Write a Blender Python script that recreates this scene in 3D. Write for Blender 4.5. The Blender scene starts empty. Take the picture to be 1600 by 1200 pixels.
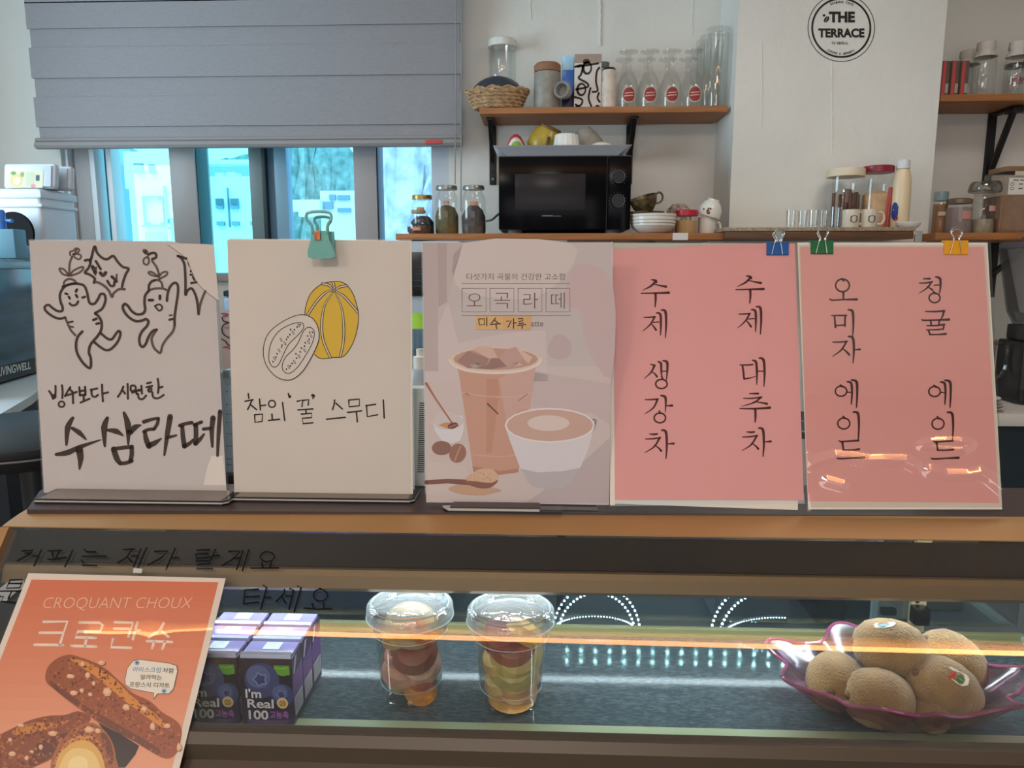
import bpy, bmesh, math, random
from mathutils import Vector, Matrix
from mathutils.geometry import tessellate_polygon
random.seed(7)
scene = bpy.context.scene
COL = scene.collection
PI = math.pi

# ------------------------------------------------------------------ camera, light, exposure
EZ = 1.47                                   # eye height
PITCH, YAW, FPX = math.radians(9.0), math.radians(2.3), 1156.0
FWD = Vector((-math.sin(YAW)*math.cos(PITCH), math.cos(YAW)*math.cos(PITCH), -math.sin(PITCH)))
RGT = Vector((math.cos(YAW), math.sin(YAW), 0))
UPV = RGT.cross(FWD)
EYE = Vector((0, 0, EZ))
cam_d = bpy.data.cameras.new('camera'); cam = bpy.data.objects.new('camera', cam_d); COL.objects.link(cam)
cam_d.sensor_width = 36; cam_d.lens = FPX/1600*36; cam_d.clip_start = .02; cam_d.clip_end = 500
cam.matrix_world = Matrix.Translation(EYE) @ Matrix((RGT, UPV, -FWD)).transposed().to_4x4()
scene.camera = cam
scene.cycles.transparent_max_bounces = 40
scene.view_settings.view_transform = 'Standard'; scene.view_settings.look = 'None'
scene.view_settings.gamma = 1; scene.view_settings.use_curve_mapping = False
scene.view_settings.exposure = -0.12

world = bpy.data.worlds.new('sky'); scene.world = world; world.use_nodes = True
wn = world.node_tree.nodes; wl = world.node_tree.links
bg = wn['Background']; bg.inputs['Color'].default_value = (.62, .80, 1, 1); bg.inputs['Strength'].default_value = 3.1

def light(kind, name, loc, energy, color, rot=(0,0,0), size=None, size_y=None):
    d = bpy.data.lights.new(name, kind); d.energy = energy; d.color = color
    if kind == 'AREA':
        d.size = size
        if size_y: d.shape = 'RECTANGLE'; d.size_y = size_y
    o = bpy.data.objects.new(name, d); o.location = loc; o.rotation_euler = rot; COL.objects.link(o)
    return o
sun = light('SUN', 'sun', (0, -5, 20), 2.3, (1, .96, .9), rot=(math.radians(42), 0, math.radians(-18)))
sun.data.angle = .01
# ceiling lamps of the shop (panels on the ceiling in front of and behind the counter)
light('AREA', 'ceiling_lamp_front', (-1.6, -1.5, 2.72), 27, (1, .945, .88), size=.6)
light('AREA', 'ceiling_lamp_front', (-.08, -1.5, 2.72), 36, (1, .945, .88), size=.6)
light('AREA', 'ceiling_lamp_kitchen', (.95, 1.45, 2.72), 8, (1, .95, .88), size=.5)
light('AREA', 'ceiling_lamp_kitchen', (-.3, 1.5, 2.72), 3, (1, .95, .88), size=.5)
# cool light coming in through the shop front behind the camera
light('AREA', 'shop_front_daylight', (0, -3.3, 1.1), 34, (.93, .96, 1), rot=(math.radians(90), 0, 0), size=3.6, size_y=1.8)

light('AREA', 'added_left_fill', (-2.2, 1.55, 1.95), 36, (.58, .84, 1), rot=(0, math.radians(-90), 0), size=1.0, size_y=.9)  # added cool fill, no window built there, to brighten the column's left side

# ------------------------------------------------------------------ picture helpers
def ray(px, py):
    return (FWD + RGT*((px-800)/FPX) + UPV*((600-py)/FPX))
def atY(px, py, Y):
    d = ray(px, py); return EYE + d*(Y/d.y)
def atZ(px, py, z):
    d = ray(px, py); return EYE + d*((z-EZ)/d.z)
def onplane(px, py, p0, n):
    d = ray(px, py); return EYE + d*((Vector(p0)-EYE).dot(n)/d.dot(n))
def project(p):
    v = Vector(p)-EYE; D = v.dot(FWD); return 800+v.dot(RGT)/D*FPX, 600-v.dot(UPV)/D*FPX

# ------------------------------------------------------------------ colour and material
def lin(c):
    def f(u):
        u /= 255.0
        return u/12.92 if u <= .04045 else ((u+.055)/1.055)**2.4
    return tuple(f(u) for u in c) + (1.0,)
MATS = {}
def mat(name, rgb, rough=.5, metal=0, spec=.5, var=0, vscale=20, bump=0, bscale=60, rgb2=None, stretch=None, coat=0, emit=None, trans=0, sss=0):
    if name in MATS: return MATS[name]
    m = bpy.data.materials.new(name); m.use_nodes = True; MATS[name] = m
    nt = m.node_tree; n = nt.nodes; l = nt.links; b = n['Principled BSDF']
    c = lin(rgb); b.inputs['Base Color'].default_value = c
    b.inputs['Roughness'].default_value = rough; b.inputs['Metallic'].default_value = metal
    b.inputs['Specular IOR Level'].default_value = spec; b.inputs['Coat Weight'].default_value = coat
    b.inputs['Transmission Weight'].default_value = trans
    if sss: b.inputs['Subsurface Weight'].default_value = sss; b.inputs['Subsurface Radius'].default_value = (.02,.012,.008)
    m.diffuse_color = c
    if emit: b.inputs['Emission Color'].default_value = lin(emit[0]); b.inputs['Emission Strength'].default_value = emit[1]
    tc = None
    if var or bump or rgb2:
        tc = n.new('ShaderNodeTexCoord'); mp = n.new('ShaderNodeMapping'); l.new(tc.outputs['Object'], mp.inputs['Vector'])
        if stretch: mp.inputs['Scale'].default_value = stretch
    if var or rgb2:
        t = n.new('ShaderNodeTexNoise'); t.inputs['Scale'].default_value = vscale; t.inputs['Detail'].default_value = 5
        l.new(mp.outputs['Vector'], t.inputs['Vector'])
        r = n.new('ShaderNodeValToRGB'); l.new(t.outputs['Fac'], r.inputs['Fac'])
        c2 = lin(rgb2) if rgb2 else tuple(max(0, x*(1-var)) for x in c[:3])+(1,)
        c1 = c if rgb2 else tuple(min(1, x*(1+var)) for x in c[:3])+(1,)
        r.color_ramp.elements[0].position = .35; r.color_ramp.elements[1].position = .65
        r.color_ramp.elements[0].color = c2; r.color_ramp.elements[1].color = c1
        l.new(r.outputs['Color'], b.inputs['Base Color'])
    if bump:
        t2 = n.new('ShaderNodeTexNoise'); t2.inputs['Scale'].default_value = bscale; t2.inputs['Detail'].default_value = 6
        l.new(mp.outputs['Vector'], t2.inputs['Vector'])
        bp = n.new('ShaderNodeBump'); bp.inputs['Strength'].default_value = bump; bp.inputs['Distance'].default_value = .01
        l.new(t2.outputs['Fac'], bp.inputs['Height']); l.new(bp.outputs['Normal'], b.inputs['Normal'])
    return m
def thin_glass(name, tint=(1,1,1), gloss=.06, rough=.02, edge=.5, bump=0, bscale=30, haze=0):
    """clear thin sheet: transparent body, mirror gloss that grows at grazing angles"""
    if name in MATS: return MATS[name]
    m = bpy.data.materials.new(name); m.use_nodes = True; MATS[name] = m
    nt = m.node_tree; n = nt.nodes; l = nt.links; n.remove(n['Principled BSDF']); out = n['Material Output']
    tr = n.new('ShaderNodeBsdfTransparent'); tr.inputs['Color'].default_value = tuple(tint)+(1,)
    gl = n.new('ShaderNodeBsdfGlossy'); gl.inputs['Roughness'].default_value = rough
    lw = n.new('ShaderNodeLayerWeight'); lw.inputs['Blend'].default_value = .3
    mr = n.new('ShaderNodeMapRange'); mr.inputs['To Min'].default_value = gloss; mr.inputs['To Max'].default_value = max(edge, gloss)
    l.new(lw.outputs['Facing'], mr.inputs['Value'])
    mx = n.new('ShaderNodeMixShader'); l.new(mr.outputs['Result'], mx.inputs['Fac'])
    l.new(tr.outputs['BSDF'], mx.inputs[1]); l.new(gl.outputs['BSDF'], mx.inputs[2]); l.new(mx.outputs['Shader'], out.inputs['Surface'])
    if bump:
        t2 = n.new('ShaderNodeTexNoise'); t2.inputs['Scale'].default_value = bscale
        tc = n.new('ShaderNodeTexCoord'); l.new(tc.outputs['Object'], t2.inputs['Vector'])
        bp = n.new('ShaderNodeBump'); bp.inputs['Strength'].default_value = bump; bp.inputs['Distance'].default_value = .01
        l.new(t2.outputs['Fac'], bp.inputs['Height']); l.new(bp.outputs['Normal'], gl.inputs['Normal']); l.new(bp.outputs['Normal'], lw.inputs['Normal'])
    if haze:
        df = n.new('ShaderNodeBsdfDiffuse'); df.inputs['Color'].default_value = (.85,.9,.92,1); m2 = n.new('ShaderNodeMixShader'); m2.inputs['Fac'].default_value = haze
        l.new(mx.outputs['Shader'], m2.inputs[1]); l.new(df.outputs['BSDF'], m2.inputs[2]); l.new(m2.outputs['Shader'], out.inputs['Surface'])
    m.diffuse_color = tuple(tint)+(.3,)
    return m
def ink_mat(name, rough=.55, spec=.3):
    if name in MATS: return MATS[name]
    m = bpy.data.materials.new(name); m.use_nodes = True; MATS[name] = m
    n = m.node_tree.nodes; l = m.node_tree.links; b = n['Principled BSDF']
    a = n.new('ShaderNodeVertexColor'); a.layer_name = 'ink'
    l.new(a.outputs['Color'], b.inputs['Base Color']); b.inputs['Roughness'].default_value = rough; b.inputs['Specular IOR Level'].default_value = spec
    return m

# ------------------------------------------------------------------ things and parts
LOC = {}
def tag(o, label, cat, group=None, kind=None):
    o['label'] = label; o['category'] = cat
    if group: o['group'] = group
    if kind: o['kind'] = kind
    return o
def thing(name, label, cat, loc=(0,0,0), rz=0, group=None, rot=None):
    o = bpy.data.objects.new(name, None); COL.objects.link(o); o.empty_display_size = .03
    o.location = loc; o.rotation_euler = rot if rot else (0,0,rz)
    LOC[o.name] = Matrix.Translation(Vector(loc)) @ o.rotation_euler.to_matrix().to_4x4()
    return tag(o, label, cat, group)
def obj(name, bm, m, parent=None, world=False, smooth=True, kind=None, label=None):
    """one mesh object; world=True means the vertices are world coordinates"""
    if parent is not None and world:
        bmesh.ops.transform(bm, matrix=LOC[parent.name].inverted(), verts=bm.verts)
    me = bpy.data.meshes.new(name); bm.to_mesh(me); bm.free()
    o = bpy.data.objects.new(name, me); COL.objects.link(o)
    for k in (m if isinstance(m, (list, tuple)) else [m]): me.materials.append(k)
    if smooth:
        me.polygons.foreach_set('use_smooth', [True]*len(me.polygons))
        try: me.set_sharp_from_angle(angle=math.radians(40))
        except Exception: pass
    if parent is not None:
        o.parent = parent; LOC[o.name] = LOC[parent.name]
    if kind: o['kind'] = kind
    if label: o['label'] = label
    return o
def one(name, bm, m, label, cat, loc=None, group=None, **k):
    """a thing that is a single mesh"""
    o = obj(name, bm, m, **k); tag(o, label, cat, group)
    if loc is not None: o.location = loc
    return o
def struct(name, bm, m, smooth=False):
    o = obj(name, bm, m, smooth=smooth); o['kind'] = 'structure'; return o
def dup(root, loc=None, label=None, rz=None, rot=None, group=None):
    r = root.copy(); COL.objects.link(r)
    if loc is not None: r.location = loc
    if rz is not None: r.rotation_euler = (0,0,rz)
    if rot is not None: r.rotation_euler = rot
    if label: r['label'] = label
    if group: r['group'] = group
    for ch in list(root.children):
        c = ch.copy(); COL.objects.link(c); c.parent = r
        for g in list(ch.children):
            d = g.copy(); COL.objects.link(d); d.parent = c
    return r

# ------------------------------------------------------------------ mesh builders
def new(): return bmesh.new()
def merge(bm, other, M=None):
    if M is not None: bmesh.ops.transform(other, matrix=M, verts=other.verts)
    me = bpy.data.meshes.new('t'); other.to_mesh(me); other.free(); bm.from_mesh(me); bpy.data.meshes.remove(me)
def box(bm, x0, x1, y0, y1, z0, z1, bev=0, M=None, seg=2):
    t = bmesh.new()
    vs = [t.verts.new((x,y,z)) for x in (x0,x1) for y in (y0,y1) for z in (z0,z1)]
    for f in ((0,1,3,2),(4,6,7,5),(0,4,5,1),(2,3,7,6),(0,2,6,4),(1,5,7,3)): t.faces.new([vs[i] for i in f])
    bmesh.ops.recalc_face_normals(t, faces=t.faces)
    if bev: bmesh.ops.bevel(t, geom=t.edges[:], offset=bev, segments=seg, affect='EDGES', profile=.6)
    merge(bm, t, M); return bm
def lathe(bm, prof, seg=32, c=(0,0,0), M=None, wob=None):
    t = bmesh.new(); rings = []
    for r, z in prof:
        if r < 1e-6: rings.append([t.verts.new((0,0,z))])
        else: rings.append([t.verts.new(((r*(wob(a,r,z) if wob else 1))*math.cos(a), (r*(wob(a,r,z) if wob else 1))*math.sin(a), z)) for a in (2*PI*k/seg for k in range(seg))])
    for A, B in zip(rings, rings[1:]):
        for k in range(seg):
            k2 = (k+1) % seg
            if len(A) == 1 and len(B) == 1: continue
            if len(A) == 1: t.faces.new((A[0], B[k2], B[k]))
            elif len(B) == 1: t.faces.new((A[k], A[k2], B[0]))
            else: t.faces.new((A[k], A[k2], B[k2], B[k]))
    bmesh.ops.recalc_face_normals(t, faces=t.faces)
    bmesh.ops.translate(t, verts=t.verts, vec=c)
    merge(bm, t, M); return bm
def tube(bm, pts, r, seg=8, closed=False, caps=True):
    P = [Vector(p) for p in pts]; n = len(P); rings = []
    rr = r if isinstance(r, (list, tuple)) else [r]*n
    prev = None
    for i in range(n):
        a = P[i-1] if (i or closed) else P[i]; b = P[(i+1) % n] if (i < n-1 or closed) else P[i]
        d = (b-a).normalized()
        if prev is None:
            u = d.orthogonal().normalized()
        else:
            u = (prev - d*prev.dot(d)); u = u.normalized() if u.length > 1e-6 else d.orthogonal().normalized()
        prev = u; v = d.cross(u)
        rings.append([bm.verts.new(P[i] + (u*math.cos(2*PI*k/seg) + v*math.sin(2*PI*k/seg))*rr[i]) for k in range(seg)])
    for i in range(n if closed else n-1):
        A, B = rings[i], rings[(i+1) % n]
        for k in range(seg): bm.faces.new((A[k], A[(k+1)%seg], B[(k+1)%seg], B[k]))
    if caps and not closed:
        bm.faces.new(rings[0][::-1]); bm.faces.new(rings[-1])
    return bm
def prism(bm, prof, x0, x1):
    """(y,z) profile pushed along x; closed"""
    A = [bm.verts.new((x0, y, z)) for y, z in prof]; B = [bm.verts.new((x1, y, z)) for y, z in prof]
    n = len(prof)
    fs = [bm.faces.new((A[i], A[(i+1)%n], B[(i+1)%n], B[i])) for i in range(n)]
    fs.append(bm.faces.new(A[::-1])); fs.append(bm.faces.new(B))
    bmesh.ops.recalc_face_normals(bm, faces=bm.faces); return bm
def slab(bm, poly, z0, z1):
    """(x,y) outline with thickness"""
    A = [bm.verts.new((x, y, z0)) for x, y in poly]; B = [bm.verts.new((x, y, z1)) for x, y in poly]; n = len(poly)
    for i in range(n): bm.faces.new((A[i], A[(i+1)%n], B[(i+1)%n], B[i]))
    bm.faces.new(A[::-1]); bm.faces.new(B); bmesh.ops.recalc_face_normals(bm, faces=bm.faces); return bm
def blob(bm, r, c=(0,0,0), sc=(1,1,1), M=None, noise=0, sub=3):
    t = bmesh.new(); bmesh.ops.create_icosphere(t, subdivisions=sub, radius=r)
    if noise:
        for v in t.verts:
            h = math.sin(v.co.x*5/r+1.3)*math.sin(v.co.y*4/r+.4)*math.sin(v.co.z*6/r)
            v.co *= 1+noise*h
    for v in t.verts: v.co = Vector((v.co.x*sc[0], v.co.y*sc[1], v.co.z*sc[2]))
    if M is not None: bmesh.ops.transform(t, matrix=M, verts=t.verts)
    bmesh.ops.translate(t, verts=t.verts, vec=c); merge(bm, t); return bm
def smooth_path(pts, n=6, closed=False):
    """Catmull-Rom through the points (2-D or 3-D tuples, extra values are carried along)"""
    P = [tuple(p) for p in pts]; L = len(P); out = []
    rng = L if closed else L-1
    for i in range(rng):
        p1, p2 = P[i], P[(i+1) % L]
        p0 = P[i-1] if (i or closed) else p1; p3 = P[(i+2) % L] if (i+2 < L or closed) else p2
        for k in range(n):
            t = k/n
            out.append(tuple(.5*(2*b+(c-a)*t+(2*a-5*b+4*c-d)*t*t+(3*b-a-3*c+d)*t**3) for a,b,c,d in zip(p0,p1,p2,p3)))
    if not closed: out.append(P[-1])
    return out

# ------------------------------------------------------------------ flat print: strokes, fills and type on a mapped surface
class Art:
    def __init__(s, mapf): s.m = mapf; s.f = []           # mapf(x, y, lift) -> point
    def fill(s, poly, rgb, lift=1):
        s.f.append((list(poly), lin(rgb), lift)); return s
    def line(s, pts, w, rgb, lift=2, smooth=0, closed=False, caps=True):
        """w: width in picture units, a number or (start ... end) list"""
        pts = [tuple(p) for p in pts]
        if smooth: pts = smooth_path(pts, smooth, closed)
        n = len(pts)
        if isinstance(w, (tuple, list)):
            W = []
            for i in range(n):
                t = i/(n-1)*(len(w)-1); k = min(int(t), len(w)-2); W.append(w[k]+(w[k+1]-w[k])*(t-k))
        else: W = [w]*n
        L = []; R = []
        for i in range(n):
            a = pts[i-1] if (i or closed) else pts[i]; b = pts[(i+1)%n] if (i < n-1 or closed) else pts[i]
            dx, dy = b[0]-a[0], b[1]-a[1]; d = math.hypot(dx, dy) or 1
            nx, ny = -dy/d, dx/d
            L.append((pts[i][0]+nx*W[i]/2, pts[i][1]+ny*W[i]/2)); R.append((pts[i][0]-nx*W[i]/2, pts[i][1]-ny*W[i]/2))
        c = lin(rgb)
        for i in range(n if closed else n-1):
            j = (i+1) % n; s.f.append(([L[i], L[j], R[j], R[i]], c, lift))
        if caps and not closed:
            for i in (0, n-1): s.f.append(([(pts[i][0]+math.cos(q*PI/5)*W[i]/2, pts[i][1]+math.sin(q*PI/5)*W[i]/2) for q in range(10)], c, lift))
        return s
    def dot(s, x, y, rx, ry, rgb, lift=2, rot=0, n=20):
        cr, sr = math.cos(rot), math.sin(rot)
        return s.fill([(x+rx*math.cos(2*PI*k/n)*cr-ry*math.sin(2*PI*k/n)*sr, y+rx*math.cos(2*PI*k/n)*sr+ry*math.sin(2*PI*k/n)*cr) for k in range(n)], rgb, lift)
    def text(s, body, quad, rgb, lift=2, bold=0, keep=False):
        """type fitted into the quad TL, TR, BR, BL (or x0,y0,x1,y1)"""
        if len(quad) == 4 and not isinstance(quad[0], (tuple, list)):
            x0,y0,x1,y1 = quad; quad = ((x0,y0),(x1,y0),(x1,y1),(x0,y1))
        c = bpy.data.curves.new('type', 'FONT'); c.body = body; c.offset = bold; c.resolution_u = 3
        o = bpy.data.objects.new('type', c); COL.objects.link(o)
        me = bpy.data.meshes.new_from_object(o.evaluated_get(bpy.context.evaluated_depsgraph_get()))
        bpy.data.objects.remove(o); bpy.data.curves.remove(c)
        xs = [v.co.x for v in me.vertices]; ys = [v.co.y for v in me.vertices]
        a, b, e, f = min(xs), max(xs), min(ys), max(ys); q = quad
        def mp(v):
            u = (v.co.x-a)/(b-a); w = (f-v.co.y)/(f-e)
            return tuple((q[0][i]*(1-u)+q[1][i]*u)*(1-w)+(q[3][i]*(1-u)+q[2][i]*u)*w for i in (0,1))
        col = lin(rgb)
        for p in me.polygons: s.f.append(([mp(me.vertices[i]) for i in p.vertices], col, lift))
        bpy.data.meshes.remove(me); return s
    def bm(s, sub=0):
        bm = bmesh.new(); lay = bm.loops.layers.float_color.new('ink')
        for poly, c, lift in s.f:
            if len(poly) > 4:
                tri = tessellate_polygon([[Vector((p[0], p[1], 0)) for p in poly]])
            else: tri = [tuple(range(len(poly)))]
            vs = [bm.verts.new(s.m(p[0], p[1], lift)) for p in poly]
            for t in tri:
                try: f = bm.faces.new([vs[i] for i in t])
                except ValueError: continue
                for lp in f.loops: lp[lay] = c
        bm.normal_update()
        for f in bm.faces:
            if f.normal.dot(f.calc_center_median()-EYE) > 0: f.normal_flip()
        return bm
# ------------------------------------------------------------------ the room
YW = 2.88                                    # face of the kitchen wall
wall_m = mat('wall_paint', (226,223,216), rough=.75, var=.03, vscale=3, bump=.55, bscale=14)
def wall(name, *bx, m=wall_m):
    bm = new()
    for b in bx: box(bm, *b)
    return struct(name, bm, m)
WX0, WX1 = atY(100, 300, YW).x, atY(702, 300, YW).x
WZ0, WZ1 = atY(345, 427, YW).z, 2.52
XL, XR, YF, ZC = -2.3, 3.4, -3.6, 2.80
wall('wall_back', (XL, WX0, YW, YW+.2, 0, ZC), (WX1, XR, YW, YW+.2, 0, ZC), (WX0, WX1, YW, YW+.2, 0, WZ0), (WX0, WX1, YW, YW+.2, WZ1, ZC))
wall('wall_left', (XL-.2, XL, YF, YW+.2, 0, ZC))
wall('wall_right', (XR, XR+.2, YF, YW+.2, 0, ZC))
wall('wall_front', (XL-.2, XR+.2, YF-.2, YF, 0, ZC), m=mat('wall_front_paint', (150,140,130), rough=.8))
wall('ceiling', (XL-.2, XR+.2, YF-.2, YW+.2, ZC, ZC+.2), m=mat('ceiling_paint', (225,222,216), rough=.8))
wall('floor', (XL-.2, XR+.2, YF-.2, YW+.2, -.2, 0), m=mat('floor_tile', (96,88,80), rough=.4, var=.1, vscale=4))
YC = 2.62
CX0, CX1 = atY(1152, 60, YC).x, atY(1468, 150, YC).x
wall('wall_column', (CX0, CX1, YC, YW, 0, ZC))
# paint runs on the wall
pr = new()
for px, y0, y1, w in ((938, 0, 78, 5), (829, 0, 34, 2.4), (1082, 0, 60, 2.2), (1300, 96, 250, 1.5), (1190, 60, 200, 1.4)):
    Y = YC if px > 1152 else YW
    tube(pr, [atY(px+random.uniform(-1,1), y, Y) for y in range(y0, y1, 6)], w/1156*Y*.5, 6)
struct('trim_1', pr, wall_m, smooth=True)

# window: frame, sashes, tinted panes
fr_m = mat('window_frame_paint', (168,160,158), rough=.45)
fr_teal = mat('window_stile_aluminium', (120,140,140), rough=.4)
fr_dark = mat('window_seal', (34,52,58), rough=.5)
fr_white = mat('window_edge_white', (225,228,230), rough=.4)
win = bpy.data.objects.new('window_1', None); COL.objects.link(win); win['kind'] = 'structure'; LOC[win.name] = Matrix()
def upright(name, px0, px1, y0, y1, m):
    bm = new(); box(bm, atY(px0, 320, y0).x, atY(px1, 320, y0).x, y0, y1, WZ0-.02, WZ1, .002)
    return obj(name, bm, m, win, kind='structure')
upright('frame', 96, 112, 2.90, 3.05, fr_white); upright('sash', 112, 145, 2.93, 3.0, fr_m)
upright('bead', 145, 153, 2.92, 2.99, fr_white); upright('sash', 153, 172, 3.0, 3.04, mat('window_inner_sash', (96,150,165), rough=.4))
upright('bead', 171, 179, 2.94, 3.01, fr_white)
upright('mullion', 269, 308, 2.89, 3.02, fr_m); upright('bead', 308, 311, 2.90, 3.0, fr_dark)
upright('sash', 392, 412, 2.95, 3.0, fr_teal); upright('seal', 411, 417, 2.93, 2.99, fr_dark)
upright('sash', 416, 431, 2.96, 3.0, mat('window_stile_blue', (92,128,152), rough=.4)); upright('bead', 431, 450, 2.94, 3.0, mat('window_stile_pale', (130,170,190), rough=.4))
upright('mullion', 554, 589, 2.89, 3.02, fr_m); upright('bead', 589, 592, 2.90, 3.0, fr_dark)
upright('frame', 675, 704, 2.90, 3.05, mat('window_side_paint', (200,206,214), rough=.5))
def pane(px0, px1, Y, tint):
    bm = new(); box(bm, atY(px0, 320, Y).x, atY(px1, 320, Y).x, Y, Y+.005, WZ0, WZ1)
    return obj('pane', bm, thin_glass('tinted_glass_%d' % px0, tint, .03, .0, .3), win, kind='structure', smooth=False)
pane(153, 270, 3.012, (.56,.95,1)); pane(308, 392, 3.012, (.5,.95,1)); pane(450, 554, 3.012, (.6,.9,1)); pane(592, 676, 3.012, (.72,.90,1))
bm = new(); box(bm, WX0-.02, WX1+.02, 2.86, 3.06, WZ0-.03, WZ0, .003); obj('sill', bm, fr_m, win, kind='structure')

# ------------------------------------------------------------------ outside, seen through the window
white_b = mat('outside_white_render', (232,232,228), rough=.8, var=.04, vscale=.6)
blue_b = mat('outside_blue_and_shade_render', (150,175,200), rough=.8)
dkw = mat('outside_window_glass', (80,110,125), rough=.3)
gy = mat('outside_grey_panel', (120,150,165), rough=.7)
bm = new(); box(bm, -90, 60, 6, 160, -6.2, -6); struct('ground', bm, mat('outside_ground', (190,195,190), rough=.9, var=.1, vscale=.3))
def bx_px(bm, px0, px1, py0, py1, Y, d):
    """box whose near face fills a pixel rectangle at distance Y"""
    a, b = atY(px0, py0, Y), atY(px1, py1, Y); box(bm, a.x, b.x, Y, Y+d, b.z, a.z)
b1 = thing('apartment_building', 'white building with a framed wall panel, seen through the left window pane', 'building', (atY(230,400,15).x, 15, -6))
bm = new(); a = atY(204,292,15); box(bm, a.x, atY(300,292,15).x, 15, 15.4, -6, a.z); obj('wall', bm, white_b, b1, True)
bm = new(); bx_px(bm, 192, 300, 237, 270, 15.6, .3); bx_px(bm, 194, 300, 268, 294, 15.2, .4); obj('upper_storey', bm, white_b, b1, True)
bm = new(); bx_px(bm, 166, 206, 232, 262, 16.5, .3); bx_px(bm, 166, 208, 258, 520, 16.2, .3); obj('side_wing', bm, blue_b, b1, True)  # the wing's shade is painted in as its blue colour
for q in ((208,222,255,270), (231.5,240.5,257,271)):
    bm = new(); bx_px(bm, *q, 15.1, .1); obj('window', bm, gy if q[0] < 210 else dkw, b1, True)
bm = new()
for q in ((222,256,306,308.5), (222,225,306,354), (253,256.5,306,354), (222,257,351,354.5)): bx_px(bm, *q, 14.9, .1)
obj('panel_frame', bm, gy, b1, True)
for q in ((224,229,308,312), (245,250,308,312), (230,234,347,352), (251,256,347,352)):
    bm = new(); bx_px(bm, *q, 14.85, .05); obj('panel_bracket', bm, dkw, b1, True)
bm = new(); bx_px(bm, 256.5, 258.5, 290, 350, 14.9, .1); obj('downpipe', bm, gy, b1, True)
bm = new(); bx_px(bm, 226, 254, 362, 420, 14.5, .3); obj('awning', bm, blue_b, b1, True)
b2 = thing('school_building', 'long pale building with drain pipes and small square windows, behind the second pane', 'building', (atY(360,400,22).x, 22, -6))
bm = new(); a = atY(290,276,22); box(bm, a.x, atY(398,276,22).x, 22, 22.4, -6, a.z); obj('wall', bm, white_b, b2, True)
bm = new(); bx_px(bm, 300, 392, 250, 277, 26, .4); obj('roof_storey', bm, blue_b, b2, True)
bm = new(); bx_px(bm, 298, 392, 250, 256, 24, .6); obj('roof_rail', bm, white_b, b2, True)
for px in (324.5, 356): bm = new(); bx_px(bm, px-1.4, px+1.4, 284 if px < 340 else 293, 355, 21.9, .1); obj('downpipe', bm, gy, b2, True)
for q in ((311,323), (336,348), (359,372)):
    bm = new(); bx_px(bm, *q, 310, 326, 21.9, .1); f = obj('window', bm, gy, b2, True)
    bm = new(); bx_px(bm, q[0]+1, q[1]-1, 311, 319, 21.85, .05); obj('window_pane', bm, dkw, f, True)
for q in ((338,350), (362,373), (391,398)): bm = new(); bx_px(bm, *q, 346, 352, 21.9, .1); obj('vent', bm, gy, b2, True)
for q in ((336,348,270,276), (354,366,269,275)): bm = new(); bx_px(bm, *q, 23.5, .6); obj('roof_unit', bm, white_b, b2, True)
b3 = thing('low_building', 'low white building with a wide window, below the hill in the third pane', 'building', (atY(500,400,30).x, 30, -6))
bm = new(); a = atY(500,298,30); box(bm, a.x, atY(560,298,30).x, 30, 31, -6, a.z); obj('wall', bm, white_b, b3, True)
bm = new(); bx_px(bm, 448, 500, 312, 330, 29.5, .4); bx_px(bm, 466, 503, 329, 338, 28, .5); obj('canopy', bm, white_b, b3, True)
for q in ((514,524,304,312), (527,546,305,312), (527,548,325,331), (500,520,315,326)): bm = new(); bx_px(bm, *q, 29.9, .1); obj('window', bm, gy, b3, True)
tree_m = mat('outside_trees', (96,130,120), rough=.9, rgb2=(150,178,170), vscale=1.2, bump=.6, bscale=2)
pale_m = mat('outside_pale_trees', (196,208,206), rough=.9, rgb2=(150,168,180), vscale=1.2, bump=.6, bscale=2)
def hill(name, px0, px1, pts, Y, m, label):
    bm = new(); n = 22; rows = []
    for i in range(n+1):
        t = i/n; px = px0+(px1-px0)*t
        k = t*(len(pts)-1); j = min(int(k), len(pts)-2); py = pts[j]+(pts[j+1]-pts[j])*(k-j)
        top = atY(px, py, Y); row = []
        for q in range(9):
            s = q/8; row.append(bm.verts.new((top.x+random.uniform(-.2,.2), Y-14*s*s-(0 if q == 0 else random.uniform(0,.8)), top.z+(-6-top.z)*s+random.uniform(-.35,.35))))
        row.append(bm.verts.new((top.x, Y+10, -6))); rows.append(row)
    for a, b in zip(rows, rows[1:]):
        for k in range(len(a)-1): bm.faces.new((a[k], a[k+1], b[k+1], b[k]))
        bm.faces.new((a[0], b[0], b[-1], a[-1]))
    return struct(name, bm, m, smooth=True)
hill('hills', 280, 460, [262,248,252,240,236,232,228], 70, tree_m, '')
hill('hills', 440, 560, [200,215,210,230,225,240], 62, tree_m, '')
hill('hills', 572, 760, [205,190,200,180], 40, pale_m, '')

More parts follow.
